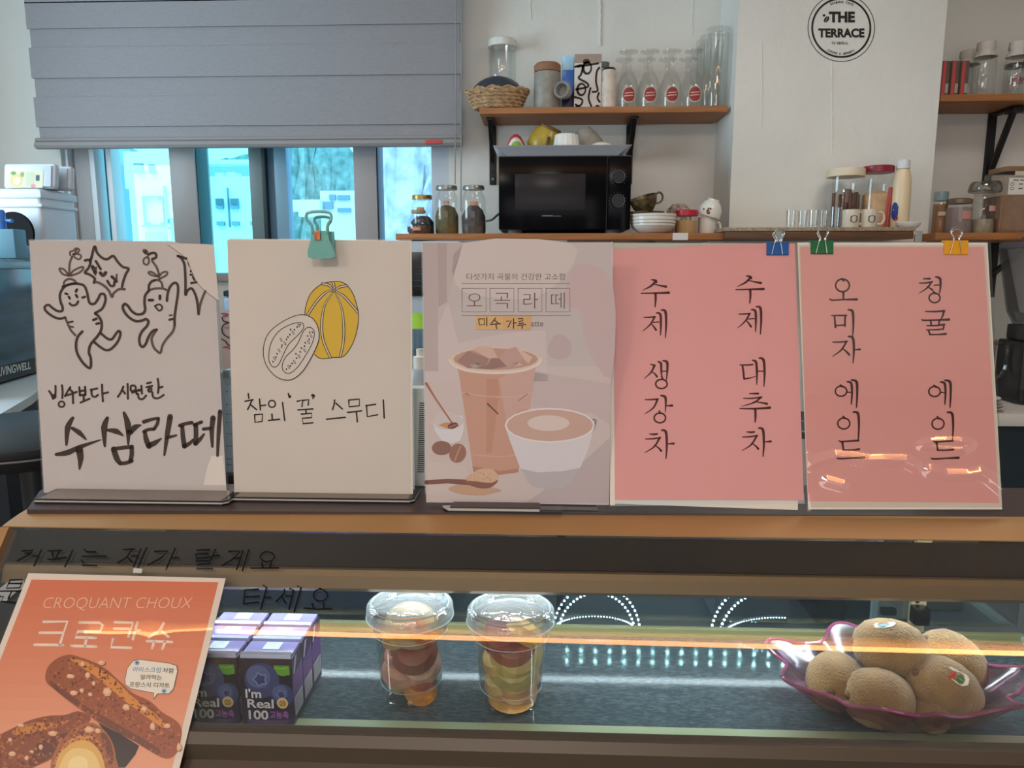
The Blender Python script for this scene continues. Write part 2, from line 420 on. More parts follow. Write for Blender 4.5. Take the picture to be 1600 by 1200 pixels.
# ------------------------------------------------------------------ roller blind
BY = 2.80
bx0, bx1 = atY(60, 200, BY).x, atY(722, 200, BY).x
def zb(py): return atY(400, py, BY).z
fab = mat('blind_fabric', (151,147,150), rough=.85, var=.07, vscale=60, stretch=(1,1,14), bump=.25, bscale=200)
blind = thing('roller_blind', 'grey banded fabric blind pulled half down over the window', 'blind', ((bx0+bx1)/2, BY, zb(232)))
zs = [-70, -30, 0, 40, 72, 118, 150, 195, 214]
for i, (a, b) in enumerate(zip(zs, zs[1:])):
    wide = i % 2 == 0 if i > 1 else True
    off = (0 if wide else .007); bm = new(); e = 0 if wide else .006
    box(bm, bx0+e, bx1-e, BY-.012+off, BY-.006+off, zb(b)-(.004 if wide else 0), zb(a)+(0 if wide else .004))
    obj('fabric_band', bm, fab, blind, True)
bm = new(); prism(bm, [(BY-.02, zb(216)), (BY-.022, zb(219)), (BY-.018, zb(220)), (BY-.026, zb(222)), (BY-.03, zb(227)), (BY-.024, zb(231)), (BY-.008, zb(232)), (BY, zb(228)), (BY, zb(214)), (BY-.015, zb(214))], bx0-.004, bx1+.002)
obj('bottom_bar', bm, mat('blind_bar', (150,144,143), rough=.5), blind, True)
bm = new(); box(bm, atY(665,222,BY-.03).x, atY(690,222,BY-.03).x, BY-.033, BY-.028, atY(665,227,BY).z, atY(665,220.5,BY).z, .001)
obj('maker_tag', bm, mat('red_tag', (196,72,72), rough=.5), blind, True, label='small red tag on the bottom bar')
for px0, px1, y1 in ((712, 711, 288), (721, 720, 330)):
    bm = new(); tube(bm, [atY(px0, -60, BY-.04), atY(px0, 120, BY-.04), atY(px1, y1, BY-.04)], .0022, 6); obj('pull_cord', bm, mat('blind_cord', (150,146,142), rough=.6), blind, True)

# ------------------------------------------------------------------ display case
ZT = EZ-.284
gold = mat('bronze_trim', (170,127,80), rough=.38, metal=.25, var=.05, vscale=4, stretch=(.3,3,3))
gold2 = mat('bronze_rail', (122,99,68), rough=.42, metal=.25)
brown = mat('dark_brown_top', (66,48,46), rough=.35)
blackm = mat('black_panel', (14,13,14), rough=.6, spec=.15)
KX0, KX1 = atY(20, 842, .795).x-.010, .640
case = thing('display_case', 'glass fronted refrigerated display case with bronze trim under the menu signs', 'display case', (.02, .85, 0))
bm = new(); slab(bm, [atZ(42,796,ZT).xy, (KX1,.842), (KX1+.02,.955), (atZ(75,757,ZT).x,.955), atZ(62,767,ZT).xy], ZT-.014, ZT); obj('top_board', bm, brown, case, True, smooth=False)
nose = [(.842,0), (.836,-.0008), (.828,-.0025), (.820,-.0052), (.812,-.0088), (.805,-.0118), (.800,-.0140), (.800,-.0155), (.806,-.0165), (.842,-.0165)]
bm = new()
A = []
xe = [KX0+.012-.045*(1-((y-.79)/.052))**2*.0 for y, z in nose]
L0 = [bm.verts.new((KX0+.012+.020*max(0,(.842-y)/.042)**1.6*0 + .0, y, ZT+z)) for y, z in nose]
L1 = [bm.verts.new((KX0+.06, y, ZT+z)) for y, z in nose]; L2 = [bm.verts.new((KX1, y, ZT+z)) for y, z in nose]
for v, (y, z) in zip(L0, nose):                       # the left end rounds down and back
    t = min(1, max(0, -z/.014)); v.co.x = atZ(42,796,ZT).x+(atY(4,830,.80).x-atZ(42,796,ZT).x)*t**.6
for P, Q in ((L0, L1), (L1, L2)):
    for i in range(len(nose)): j = (i+1) % len(nose); bm.faces.new((P[i], P[j], Q[j], Q[i]))
bm.faces.new(L0[::-1]); bm.faces.new(L2); bmesh.ops.recalc_face_normals(bm, faces=bm.faces)
obj('front_trim', bm, gold, case, True)
GA, GD = Vector((0,.795,EZ-.298)), Vector((0,-.664,-.748))          # front glass: top edge and downward direction
GN = Vector((0,-.748,.664))
def gl(t, back=0): p = GA+GD*t-GN*back; return (p.y, p.z)
bm = new(); prism(bm, [gl(-.002,.010), gl(.036,.010), gl(.036,.020), gl(-.002,.022)], KX0+.012, KX1); obj('lamp_housing', bm, blackm, case, True, smooth=False)
bm = new(); prism(bm, [gl(.036,.014), gl(.040,.010), gl(.047,.0105), gl(.0593,.016), gl(.058,.030), gl(.036,.030)], KX0+.012, KX1); obj('header_rail', bm, gold2, case, True, smooth=False)
bm = new(); prism(bm, [(.668,EZ-.4525), (.655,EZ-.4535), (.648,EZ-.462), (.6475,EZ-.478), (.640,EZ-.484), (.636,EZ-.56), (.636,.12), (.70,.12), (.70,EZ-.50), (.668,EZ-.50)], KX0-.01, KX1+.02); obj('lower_front', bm, mat('bronze_lower', (76,63,49), rough=.45, metal=.2), case, True, smooth=False)
bm = new(); prism(bm, [gl(0), gl(.215), gl(.215,.003), gl(0,.003)], KX0+.006, KX1); obj('front_glass', bm, thin_glass('case_glass', (.985,.99,.985), .03, .0, .5), case, True, smooth=False)
bm = new()
side = [gl(0), gl(.215), (.640,EZ-.52), (.640,.1), (.955,.1), (.955,ZT-.014), (.80,ZT-.014)]
prism(bm, [gl(.0,-.002), gl(.215,-.002), gl(.215,.014), gl(.0,.014)], KX0-.012, KX0+.008)
prism(bm, [(.64,.1), (.955,.1), (.955,EZ-.50), (.64,EZ-.50)], KX0-.012, KX0); obj('left_end_frame', bm, gold, case, True, smooth=False)
bm = new(); prism(bm, [gl(.01,.006), gl(.2,.006), (.69,EZ-.50), (.95,EZ-.50), (.95,ZT-.016), (.80,ZT-.016)], KX1+.008, KX1+.013)
obj('end_glass', bm, thin_glass('end_glass', (.80,.90,.88), .05, .02, .5), case, True, smooth=False)
# shelf with scratched dark glass, pale front and back rails
sh = bpy.data.materials.new('scratched_dark_shelf'); sh.use_nodes = True
n = sh.node_tree.nodes; l = sh.node_tree.links; b = n['Principled BSDF']
b.inputs['Base Color'].default_value = lin((62,74,76)); b.inputs['Metallic'].default_value = .15
tc = n.new('ShaderNodeTexCoord'); mp = n.new('ShaderNodeMapping'); mp.inputs['Scale'].default_value = (14, 46, 8); mp.inputs['Rotation'].default_value = (0,0,.5)
tx = n.new('ShaderNodeTexNoise'); tx.inputs['Scale'].default_value = 9; tx.inputs['Detail'].default_value = 8; tx.inputs['Roughness'].default_value = .75
l.new(tc.outputs['Object'], mp.inputs['Vector']); l.new(mp.outputs['Vector'], tx.inputs['Vector'])
r1 = n.new('ShaderNodeMapRange'); r1.inputs['From Min'].default_value = .35; r1.inputs['From Max'].default_value = .7; r1.inputs['To Min'].default_value = .015; r1.inputs['To Max'].default_value = .13
l.new(tx.outputs['Fac'], r1.inputs['Value']); l.new(r1.outputs['Result'], b.inputs['Roughness'])
cr = n.new('ShaderNodeValToRGB'); cr.color_ramp.elements[0].position = .45; cr.color_ramp.elements[1].position = .75
cr.color_ramp.elements[0].color = lin((50,66,72)); cr.color_ramp.elements[1].color = lin((104,124,132)); l.new(tx.outputs['Fac'], cr.inputs['Fac']); l.new(cr.outputs['Color'], b.inputs['Base Color'])
ZS = EZ-.490
bm = new(); box(bm, KX0+.01, KX1, .695, .945, ZS-.008, ZS); obj('shelf', bm, sh, case, True, smooth=False)
pale = mat('pale_shelf_rail', (150,160,128), rough=.35, metal=.3)
bm = new(); box(bm, KX0+.01, KX1, .690, .7345, ZS-.012, ZS+.0012, .001); obj('shelf_front_rail', bm, pale, case, True)
bm = new(); box(bm, KX0+.01, KX1, .938, .948, ZS-.01, ZS+.009, .001); box(bm, KX0+.01, KX1, .932, .94, ZS-.01, ZS+.003, .001); obj('shelf_back_rail', bm, mat('pale_back_rail', (140,138,98), rough=.4, metal=.3), case, True)
bm = new(); box(bm, KX1-.006, KX1+.006, .70, .945, ZS-.004, ZS+.008, .001); obj('shelf_end_rail', bm, mat('end_rail_aqua', (150,176,172), rough=.3), case, True)
# rear sliding doors
dm = mat('rear_door_frame', (190,196,196), rough=.35, metal=.4)
for x0, x1 in ((KX0+.02, -.02), (-.03, KX1)):
    bm = new(); box(bm, x0, x1, .956, .959, EZ-.478, ZT-.02); obj('rear_door', bm, thin_glass('rear_glass', (.78,.83,.86), .10, .01, .4), case, True, smooth=False)
bm = new(); box(bm, atY(1362,950,.962).x, atY(1371,950,.962).x, .960, .966, EZ-.478, ZT-.02); obj('door_stile', bm, dm, case, True)
bm = new(); px = atY(1421,950,.95).x; qx = atY(1444,950,.95).x; box(bm, px, qx, .945, .953, EZ-.485, ZT-.02, .001); o = obj('rear_post', bm, mat('post_cream', (170,160,120), rough=.45), case, True)
bm = new(); box(bm, atY(1432,930,.944).x, atY(1437,930,.944).x, .9435, .945, atY(1432,942,.944).z, atY(1432,930,.944).z); obj('slot', bm, blackm, o, True)
bm = new(); box(bm, atY(1428,960,.93).x, atY(1452,960,.93).x, .925, .943, atY(1430,976,.93).z, atY(1430,950,.93).z, .003); obj('shelf_bracket', bm, mat('bracket_black', (20,20,22), rough=.25), case, True)
# LED strip under the header (the case lamp)
light('AREA', 'case_lamp', (.02, .815, ZT-.045), 2.9, (.82,.95,1), rot=(math.radians(12),0,0), size=1.18, size_y=.012)
# warm ceiling tube behind the camera, mirrored in the front glass
tl = thing('tube_lamp', 'warm ceiling tube lamp over the customer side', 'lamp', (0, -.38, 2.66))
bm = new(); tube(bm, [(-1.62,-.37,2.67), (1.74,-.40,2.67)], .008, 12); obj('tube', bm, mat('warm_tube', (255,190,120), emit=((255,176,104), 18.0)), tl, True)
bm = new(); box(bm, -1.66, 1.82, -.03, .03, 2.69, 2.799, .004, M=Matrix.Translation((0,-.38,0)) @ Matrix.Rotation(-.009, 4, 'Z')); obj('housing', bm, mat('lamp_housing_white', (220,216,210), rough=.5), tl, True)
# ------------------------------------------------------------------ the five menu signs on the case
ink = ink_mat('print_ink')
def cv(x0, y0, s, pts): return [(x0+p[0]/s, y0+p[1]/s) for p in pts]
class Pen:
    """strokes measured in an enlarged view whose corner is x0,y0 and scale s"""
    def __init__(s, art, x0, y0, sc, rgb): s.a, s.x, s.y, s.s, s.c = art, x0, y0, sc, rgb; s.dx = s.dy = 0
    def __call__(s, pts, w, sm=0, closed=False, lift=2, rgb=None):
        pts = [(p[0]+s.dx, p[1]+s.dy) for p in pts]
        W = [k/s.s for k in w] if isinstance(w, (list, tuple)) else w/s.s
        s.a.line(cv(s.x, s.y, s.s, pts), W, rgb or s.c, lift, sm, closed); return s
    def fill(s, pts, rgb, lift=1, sm=0):
        pts = [(p[0]+s.dx, p[1]+s.dy) for p in pts]
        if sm: pts = smooth_path(pts, sm, True)
        s.a.fill(cv(s.x, s.y, s.s, pts), rgb, lift); return s
    def ring(s, x, y, rx, ry, w, lift=2): return s([(x+rx*math.cos(k*PI/12), y+ry*math.sin(k*PI/12)) for k in range(24)], w, 0, True, lift)
    def oval(s, x, y, rx, ry, rgb, lift=1, rot=0):
        s.a.dot(s.x+(x+s.dx)/s.s, s.y+(y+s.dy)/s.s, rx/s.s, ry/s.s, rgb, lift, rot); return s
    def rect(s, x0, y0, x1, y1, rgb, lift=1): return s.fill([(x0,y0),(x1,y0),(x1,y1),(x0,y1)], rgb, lift)
    def text(s, body, x0, y0, x1, y1, rgb=None, bold=0, lift=2, sl=0):
        q = cv(s.x, s.y, s.s, [(x0+sl,y0),(x1+sl,y0),(x1,y1),(x0,y1)]); s.a.text(body, q, rgb or s.c, lift, bold); return s

def sign_plane(py_base, lean, h=.007):
    Yb = atZ(800, py_base, ZT+h).y; a = math.radians(lean)
    p0 = Vector((0, Yb, ZT+h)); n = Vector((0, -math.cos(a), math.sin(a)))
    return p0, n, (lambda x, y, lift=0: onplane(x, y, p0, n)+n*(.00015*lift))
def sheet(name, corners, mp, lift0, lift1, m, parent, round_=None):
    """flat board between two lifts with the given picture corners"""
    bm = new(); A = [bm.verts.new(mp(x, y, lift0)) for x, y in corners]; B = [bm.verts.new(mp(x, y, lift1)) for x, y in corners]
    n = len(A)
    for i in range(n): bm.faces.new((A[i], A[(i+1)%n], B[(i+1)%n], B[i]))
    bm.faces.new(A[::-1]); bm.faces.new(B); bmesh.ops.recalc_face_normals(bm, faces=bm.faces)
    return obj(name, bm, m, parent, True, smooth=False)
paper = mat('white_paper', (195,186,183), rough=.7, var=.02, vscale=8)
paper2 = mat('cream_paper', (208,198,188), rough=.7, var=.02, vscale=8)
acryl = thin_glass('clear_acrylic', (.93,.95,.95), .06, .02, .5)
pinkp = mat('pink_paper', (220,154,152), rough=.6, var=.02, vscale=6)
whitep = mat('white_card', (228,216,200), rough=.6)
footb = mat('foot_black', (22,20,20), rough=.3); footw = mat('foot_white', (190,182,176), rough=.4); footg = mat('foot_smoke', (120,106,98), rough=.25)
def foot(root, pxl, pxr, py_front, yback, slant=0):
    yf = atZ(pxl, py_front, ZT).y; x0, x1 = atZ(pxl, py_front, ZT).x, atZ(pxr, py_front, ZT).x
    for a, b, m, nm in ((0,.0022,footb,'foot'), (.0022,.0042,footw,'foot_core'), (.0042,.0058,footb,'foot_cover')):
        bm = new(); slab(bm, [(x0,yf),(x1,yf),(x1+slant,yf+.006),(x1+slant,yback),(x0,yback)], ZT+a, ZT+b); obj(nm, bm, m, root, True, smooth=False)
    bm = new(); slab(bm, [(x0+.004,yf+.0015),(x1-.002,yf+.0015),(x1-.002,yback-.002),(x0+.004,yback-.002)], ZT+.0058, ZT+.0062); obj('foot_top', bm, footg, root, True, smooth=False)

# sign one: ginseng doodles
p0, nn, mp = sign_plane(771, 7)
s1 = thing('menu_sign', 'white sheet sign with marker drawn ginseng characters, in a black footed holder', 'menu sign', (atZ(205,771,ZT).x, p0.y, ZT), group=None)
sheet('holder', [(44,374),(200,374),(262,375),(275,379),(330,381),(337,390),(357,771),(66,771)], mp, -14, -3, acryl, s1)
sheet('sheet', [(46,376),(268,377),(282,380),(333,382),(354,770),(69,770)], mp, -2, 0, paper, s1)
a = Art(mp); D = (64,50,45); D2 = (96,78,70)
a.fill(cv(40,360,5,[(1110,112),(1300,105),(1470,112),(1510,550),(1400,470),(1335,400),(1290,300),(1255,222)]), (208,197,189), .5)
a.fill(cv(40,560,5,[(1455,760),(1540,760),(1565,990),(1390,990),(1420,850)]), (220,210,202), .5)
p = Pen(a, 40, 360, 5, D)
for pts, w, c in [
 ([(350,195),(348,168),(372,160),(395,140),(420,150),(405,178),(370,188)],14,D2), ([(375,185),(410,185),(435,200),(420,225),(390,215),(380,195),(400,150)],14,D2), ([(365,205),(345,260),(342,340)],17,D2),
 ([(338,355),(290,340),(265,300),(300,305),(338,350)],16,D2), ([(348,352),(375,315),(440,285),(452,298),(420,330),(355,355)],16,D2),
 ([(300,440),(305,400),(340,380),(380,390),(395,415)],18,D2), ([(290,440),(340,424),(400,414)],18,D),
 ([(400,415),(350,420),(300,445),(270,500),(275,560),(290,600),(285,630),(250,630),(210,605),(180,582),(150,600),(165,635),(220,675),(270,690),(310,680)],20,D),
 ([(310,680),(330,730),(355,780),(390,820)],18,D2), ([(445,790),(410,830),(395,890),(405,960),(450,1035),(505,1075),(510,1000),(495,950),(510,890),(560,830),(590,780),(595,720),(570,670),(545,650)],21,D),
 ([(400,415),(455,430),(480,480),(490,530),(505,570),(540,572),(570,530),(585,500),(615,500),(625,545),(600,610),(545,645)],20,D),
 ([(590,805),(640,845),(675,850),(705,810),(730,785),(742,810),(720,870),(670,925),(630,935),(590,915),(540,875)],20,D),
 ([(335,720),(370,712)],15,D), ([(350,750),(372,755)],15,D2), ([(530,700),(555,690)],20,D), ([(555,730),(575,725)],20,D),
 ([(312,493),(328,499)],18,D), ([(338,518),(347,533)],18,D), ([(402,462),(394,478)],20,D), ([(395,504),(405,520)],20,D), ([(445,525),(465,518)],18,D), ([(345,570),(365,586),(395,580),(412,555)],18,D),
 ([(515,215),(540,125),(560,175),(600,215),(640,225),(685,200),(720,245),(760,285),(805,300),(785,340),(765,395),(755,440)],20,D), ([(775,460),(730,460),(690,490),(675,520),(650,470),(610,430),(560,405),(535,410)],20,D2),
 ([(535,405),(540,375),(500,345),(465,330),(495,290),(508,245),(495,230),(465,235)],20,D), ([(515,215),(505,245)],20,D),
 ([(525,285),(545,330)],30,D), ([(550,240),(580,290),(587,302)],20,D), ([(545,345),(552,290)],16,D2), ([(585,332),(605,352),(627,330)],26,D), ([(640,395),(665,432),(690,430),(696,400)],20,D), ([(675,362),(695,380),(712,398)],24,D), ([(712,345),(712,385)],14,D2),
 ([(930,160),(945,175)],34,D2), ([(960,190),(985,178),(1015,180),(1020,210),(990,225)],20,D), ([(955,205),(925,225),(925,258),(950,268),(965,245),(960,215)],16,D2), ([(990,240),(1025,290),(1045,350)],18,D2),
 ([(1030,360),(985,350),(960,330),(985,325),(1030,355)],16,D2), ([(1040,365),(1070,330),(1105,325),(1100,350),(1045,380)],16,D2), ([(965,465),(965,430),(985,400),(1015,388)],20,D), ([(1030,385),(1060,405),(1070,440)],18,D2), ([(960,470),(1010,455),(1075,455),(1100,465)],18,D2),
 ([(965,470),(935,510),(930,570),(935,620),(915,650),(870,655),(830,630),(800,590),(775,575),(760,600),(775,640),(810,680),(860,708),(910,705),(940,693),(960,710),(950,745),(910,790),(890,840),(895,890),(915,910),(940,885),(960,835),(990,790),(1025,775)],21,D),
 ([(1025,775),(1005,805),(985,850),(1000,910),(1030,945),(1055,955),(1070,900),(1100,850),(1150,790),(1165,740)],20,D2), ([(1105,550),(1110,500),(1130,440),(1165,410),(1190,430),(1190,500),(1175,600),(1165,680),(1165,740)],20,D),
 ([(965,545),(995,545)],22,D), ([(1050,512),(1050,535)],22,D), ([(1012,590),(1045,578),(1068,597),(1060,620),(1040,625),(1012,592)],14,D), ([(1125,665),(1145,662)],14,D2), ([(1125,698),(1150,692)],18,D),
 ([(1190,200),(1215,215),(1240,260),(1248,340),(1250,420),(1250,505),(1265,470),(1300,455),(1330,510),(1345,580),(1352,655)],20,D), ([(1190,200),(1255,220)],20,D), ([(1352,655),(1365,580),(1385,520),(1405,475)],20,D2),
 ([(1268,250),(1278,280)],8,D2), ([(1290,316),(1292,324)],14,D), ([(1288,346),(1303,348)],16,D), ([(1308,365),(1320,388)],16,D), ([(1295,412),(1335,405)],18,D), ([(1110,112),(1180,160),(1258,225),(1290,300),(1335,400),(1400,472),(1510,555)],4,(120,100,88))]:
    p(pts, w, 6, rgb=c, lift=2 if c == D2 else 3)
p = Pen(a, 40, 560, 5, D)
for pts in [[(185,255),(205,285),(215,315)],[(235,215),(235,260),(230,300)],[(205,290),(235,285)],[(215,315),(235,300)],[(285,210),(290,260),(288,310)],
 [(350,225),(325,265),(310,295)],[(345,240),(370,265)],[(310,290),(350,280),(400,262)],[(370,285),(372,350)],[(420,225),(425,285)],[(465,222),(468,285)],[(425,255),(465,250)],[(425,290),(468,280)],[(455,290),(455,325)],[(430,345),(500,315)],
 [(510,245),(560,235)],[(515,250),(520,290),(545,300),(565,285)],[(598,205),(600,270),(605,335)],[(605,275),(645,265)],[(765,220),(745,265),(722,300)],[(755,245),(778,275)],[(798,200),(800,315)],
 [(822,250),(825,215),(855,215),(860,245),(830,258)],[(835,268),(890,245)],[(865,258),(868,278)],[(885,252),(905,248)],[(905,215),(910,275)],[(880,278),(885,310),(915,318),(942,290)],
 [(950,195),(980,188)],[(945,225),(990,215)],[(960,245),(975,228),(985,245),(970,262),(958,250)],[(1033,160),(1040,215),(1035,270)],[(1040,230),(1070,222)],[(990,265),(1000,305),(1040,310),(1080,285)]]: p(pts, 17, 4)
p.ring(282, 358, 23, 22, 15)
for pts, w in [([(370,465),(330,540),(320,675)],[24,46,18]),([(365,545),(420,580),(475,635)],[25,40,10]),([(240,750),(330,735),(430,690),(590,635)],[24,44,34,8]),([(420,712),(430,780),(422,865)],[60,48,12]),
 ([(640,465),(615,540),(620,685)],[26,50,18]),([(640,560),(710,570),(765,605)],[20,45,8]),([(770,425),(800,520),(803,670)],[22,50,14]),([(815,575),(860,535),(905,520)],[50,42,6]),
 ([(690,710),(712,780),(740,820)],[46,44,32]),([(690,706),(760,698),(830,690)],30),([(830,690),(830,750),(820,800)],34),([(740,820),(790,816),(830,800)],30),
 ([(925,495),(980,478),(1040,465)],[32,26,18]),([(1038,470),(1030,510),(1005,552)],26),([(1005,552),(960,556),(925,572)],26),([(932,572),(942,630),(965,685)],[26,40,44]),([(965,680),(1010,660),(1062,625)],[44,40,8]),([(1130,455),(1110,580),(1085,755)],[44,40,16]),([(1105,620),(1145,610),(1180,600)],[24,22,14]),
 ([(1205,525),(1250,510),(1300,502)],28),([(1225,530),(1230,610),(1242,685)],[30,36,40]),([(1242,685),(1280,665),(1312,632)],[36,30,16]),([(1318,520),(1375,497)],26),([(1330,520),(1332,600),(1328,665)],36),([(1328,665),(1365,630),(1395,590)],[36,30,14]),
 ([(1390,552),(1450,545)],26),([(1465,465),(1455,570),(1460,690)],[42,36,18]),([(1520,415),(1510,560),(1500,760)],[34,32,20])]: p(pts, w, 4, lift=3)
obj('drawing', a.bm(), ink, s1, True, smooth=False)
foot(s1, 54, 352, 787, p0.y+.03, .006)

# sign two: yellow melon
p0, nn, mp = sign_plane(773, 2)
s2 = thing('menu_sign', 'cream sheet sign with a yellow melon drawing, under the teal clip', 'menu sign', (atZ(505,773,ZT).x, p0.y, ZT))
sheet('holder', [(355,372),(643,374),(648,776),(366,771)], mp, -14, -5, acryl, s2)
sheet('sheet', [(355,375),(641,377),(641,776),(366,769)], mp, -2, 0, paper2, s2)
sheet('back_sheet', [(358,373),(643,376),(645,772),(368,768)], mp, -4.5, -3, whitep, s2)
a = Art(mp); K = (46,36,32); Y1 = (214,176,62)
p = Pen(a, 400, 420, 6.665, K)
whole = [(510,480),(518,400),(560,275),(640,188),(720,148),(800,134),(880,135),(950,175),(1010,260),(1050,380),(1068,480),(1060,600),(1020,750),(960,860),(910,912),(860,922),(780,925),(720,936),(660,930),(610,890),(560,700)]
p.fill(whole, Y1, 1, 4); p(whole[:-1], 8, 4, lift=2)
for rb in ([(815,228),(740,238),(640,330),(535,485)],[(815,228),(720,370),(685,560),(700,740),(775,925)],[(815,228),(890,400),(915,600),(910,760),(880,915)],[(815,228),(920,290),(1060,452)],[(815,228),(760,172),(692,155)],[(815,228),(815,185),(802,140)],[(815,228),(870,192),(945,175)]):
    p(rb, [12,30,28], 5, lift=2.6); p(rb, [4,14,13], 5, lift=3.2, rgb=(214,200,184))
p.oval(815,228,17,16,K,3.6); p.oval(815,228,9,9,(214,196,150),4)
cut = [(510,480),(600,525),(650,620),(655,740),(600,880),(500,1050),(400,1140),(310,1158),(210,1120),(120,1020),(80,900),(90,770),(150,650),(280,550),(410,490)]
p.fill(cut, (210,200,190), 5, 4); p(cut, 8, 4, True, 6)
for lobe in ([(490,570),(495,620),(430,700),(340,790),(280,910),(235,1000),(185,1022),(145,980),(135,900),(160,770),(240,650),(360,580),(450,560)],[(575,612),(610,660),(590,770),(520,900),(430,1030),(350,1088),(295,1070),(275,1010),(310,920),(380,850),(440,770),(490,660),(530,615)]): p(lobe, 8, 4, True, 6)
for i, (x, y) in enumerate([(180,968),(195,935),(210,918),(222,885),(243,850),(268,815),(275,795),(305,775),(320,735),(335,710),(265,740),(355,685),(362,632),(388,665),(403,635),(430,605),(447,590),(462,580),(320,1045),(345,1020),(362,1010),(378,985),(402,970),(425,930),(418,885),(450,910),(463,865),(475,825),(508,850),(508,805),(515,770),(550,765),(540,700),(557,735),(575,700),(562,662),(590,660)]):
    big = i % 3 == 1
    p.oval(x, y, 10 if big else 7, 22 if big else 11, K, 6, -.5)
    if big: p.oval(x, y, 5, 15, (210,200,190), 7, -.5)
p = Pen(a, 340, 560, 5, K)
for pts in [[(240,275),(245,312)],[(215,335),(278,322)],[(270,325),(250,370),(235,400)],[(262,365),(305,400)],[(328,318),(335,402)],[(335,370),(375,365)],[(290,440),(293,500),(348,492),(352,435),(290,440)],[(425,435),(428,480)],[(398,485),(485,475)],[(508,345),(525,485)],[(553,275),(560,300)],
 [(622,335),(665,325),(660,375)],[(672,328),(712,322),(708,365)],[(628,402),(745,395)],[(690,400),(692,425)],[(655,435),(735,428),(735,462),(662,468),(668,510),(745,502)],[(757,290),(745,312)],
 [(915,325),(910,365),(898,400)],[(925,350),(975,395)],[(852,475),(998,460)],[(1025,325),(1028,378),(1108,370),(1108,318),(1025,325)],[(1015,422),(1125,410)],[(1085,420),(1092,495)],[(1160,370),(1235,358)],[(1163,365),(1170,455),(1250,440)],[(1295,325),(1302,465)]]: p(pts, 12)
p.ring(425, 355, 27, 27, 11); p.oval(564,298,12,12,K,2); p.oval(744,289,13,12,K,2)
obj('drawing', a.bm(), ink, s2, True, smooth=False)
foot(s2, 362, 642, 784, p0.y+.03, .005)

# sign three: printed latte poster
p0, nn, mp = sign_plane(788, 2, .004)
s3 = thing('menu_sign', 'mauve printed poster sign showing an iced latte cup and a white bowl', 'menu sign', (atZ(808,788,ZT).x, p0.y, ZT))
sheet('holder', [(658,377),(684,375),(886,375),(887,378),(958,378),(951,793),(664,790)], mp, -14, -3, acryl, s3)
sheet('sheet', [(660,379),(957,379),(951,789),(666,785)], mp, -2, 0, mat('poster_paper', (196,180,178), rough=.4), s3)
a = Art(mp); p = Pen(a, 640, 360, 5, (104,80,74)); q = Pen(a, 640, 580, 5, (104,80,74))
p.fill([(100,95),(1585,95),(1560,2140),(130,2125)], (192,181,179), .4)
p.fill([(100,95),(215,95),(225,1100),(118,1100)], (184,168,166), .7); p.fill([(215,95),(290,95),(290,560),(225,600)], (176,158,156), .7)
p.fill([(290,95),(420,95),(350,330),(290,600)], (190,174,172), .7); p.fill([(430,95),(1240,95),(1250,300),(1000,520),(600,520),(360,420)], (204,190,186), .7, 3)
p.fill([(1290,270),(1585,400),(1575,1150),(1380,900),(1330,640),(1210,560)], (196,172,172), .7, 3); p.fill([(1085,900),(1150,810),(1250,860),(1260,960),(1180,1010),(1090,980)], (188,166,168), .8, 3)
p.fill([(300,560),(380,880),(760,800),(1060,780),(1080,1180),(300,1180),(120,1200),(118,1000)], (204,188,186), .6)
q.fill([(118,-40),(1570,-40),(1560,1040),(130,1025)], (202,186,182), .5); q.fill([(960,0),(1570,100),(1565,420),(1430,330),(960,280)], (196,176,176), .6); q.fill([(1300,760),(1560,520),(1560,1030),(900,1030)], (186,170,172), .7)
q.fill([(130,700),(430,740),(520,900),(130,960)], (206,190,184), .7)
p.text('다섯가지 곡물의 건강한 고소함', 445, 335, 1218, 388, bold=-.004)
p([(408,415),(1250,415)], 4); p([(408,665),(1258,665)], 4)
for x0, ch, b in ((410,'오',(448,492,566,592)),(628,'곡',(660,488,785,608)),(847,'라',(888,487,1003,610)),(1065,'떼',(1105,485,1212,610))):
    p([(x0,452),(x0+187,452),(x0+187,636),(x0,636),(x0,452)], 4); p.text(ch, *b, bold=-.012)
p.text('atte', 948, 712, 1045, 750, (120,98,92), .004)
for x0, x1 in ((520,733),(735,948)): p.rect(x0, 668, x1, 776, (214,170,112) if x0 < 600 else (210,164,108), 4)
for pts in [[(540,692),(545,738),(585,735),(585,690),(540,692)],[(603,680),(603,745)],[(672,685),(640,725)],[(660,700),(690,722)],[(630,735),(710,728)],[(675,735),(680,768)],[(760,710),(795,705),(770,755)],[(812,690),(812,765)],[(812,725),(835,722)],[(850,690),(885,688),(885,705),(852,712),(855,728),(890,722)],[(845,742),(908,735)],[(880,740),(880,765)]]: p(pts, 9, lift=5, rgb=(60,40,30))
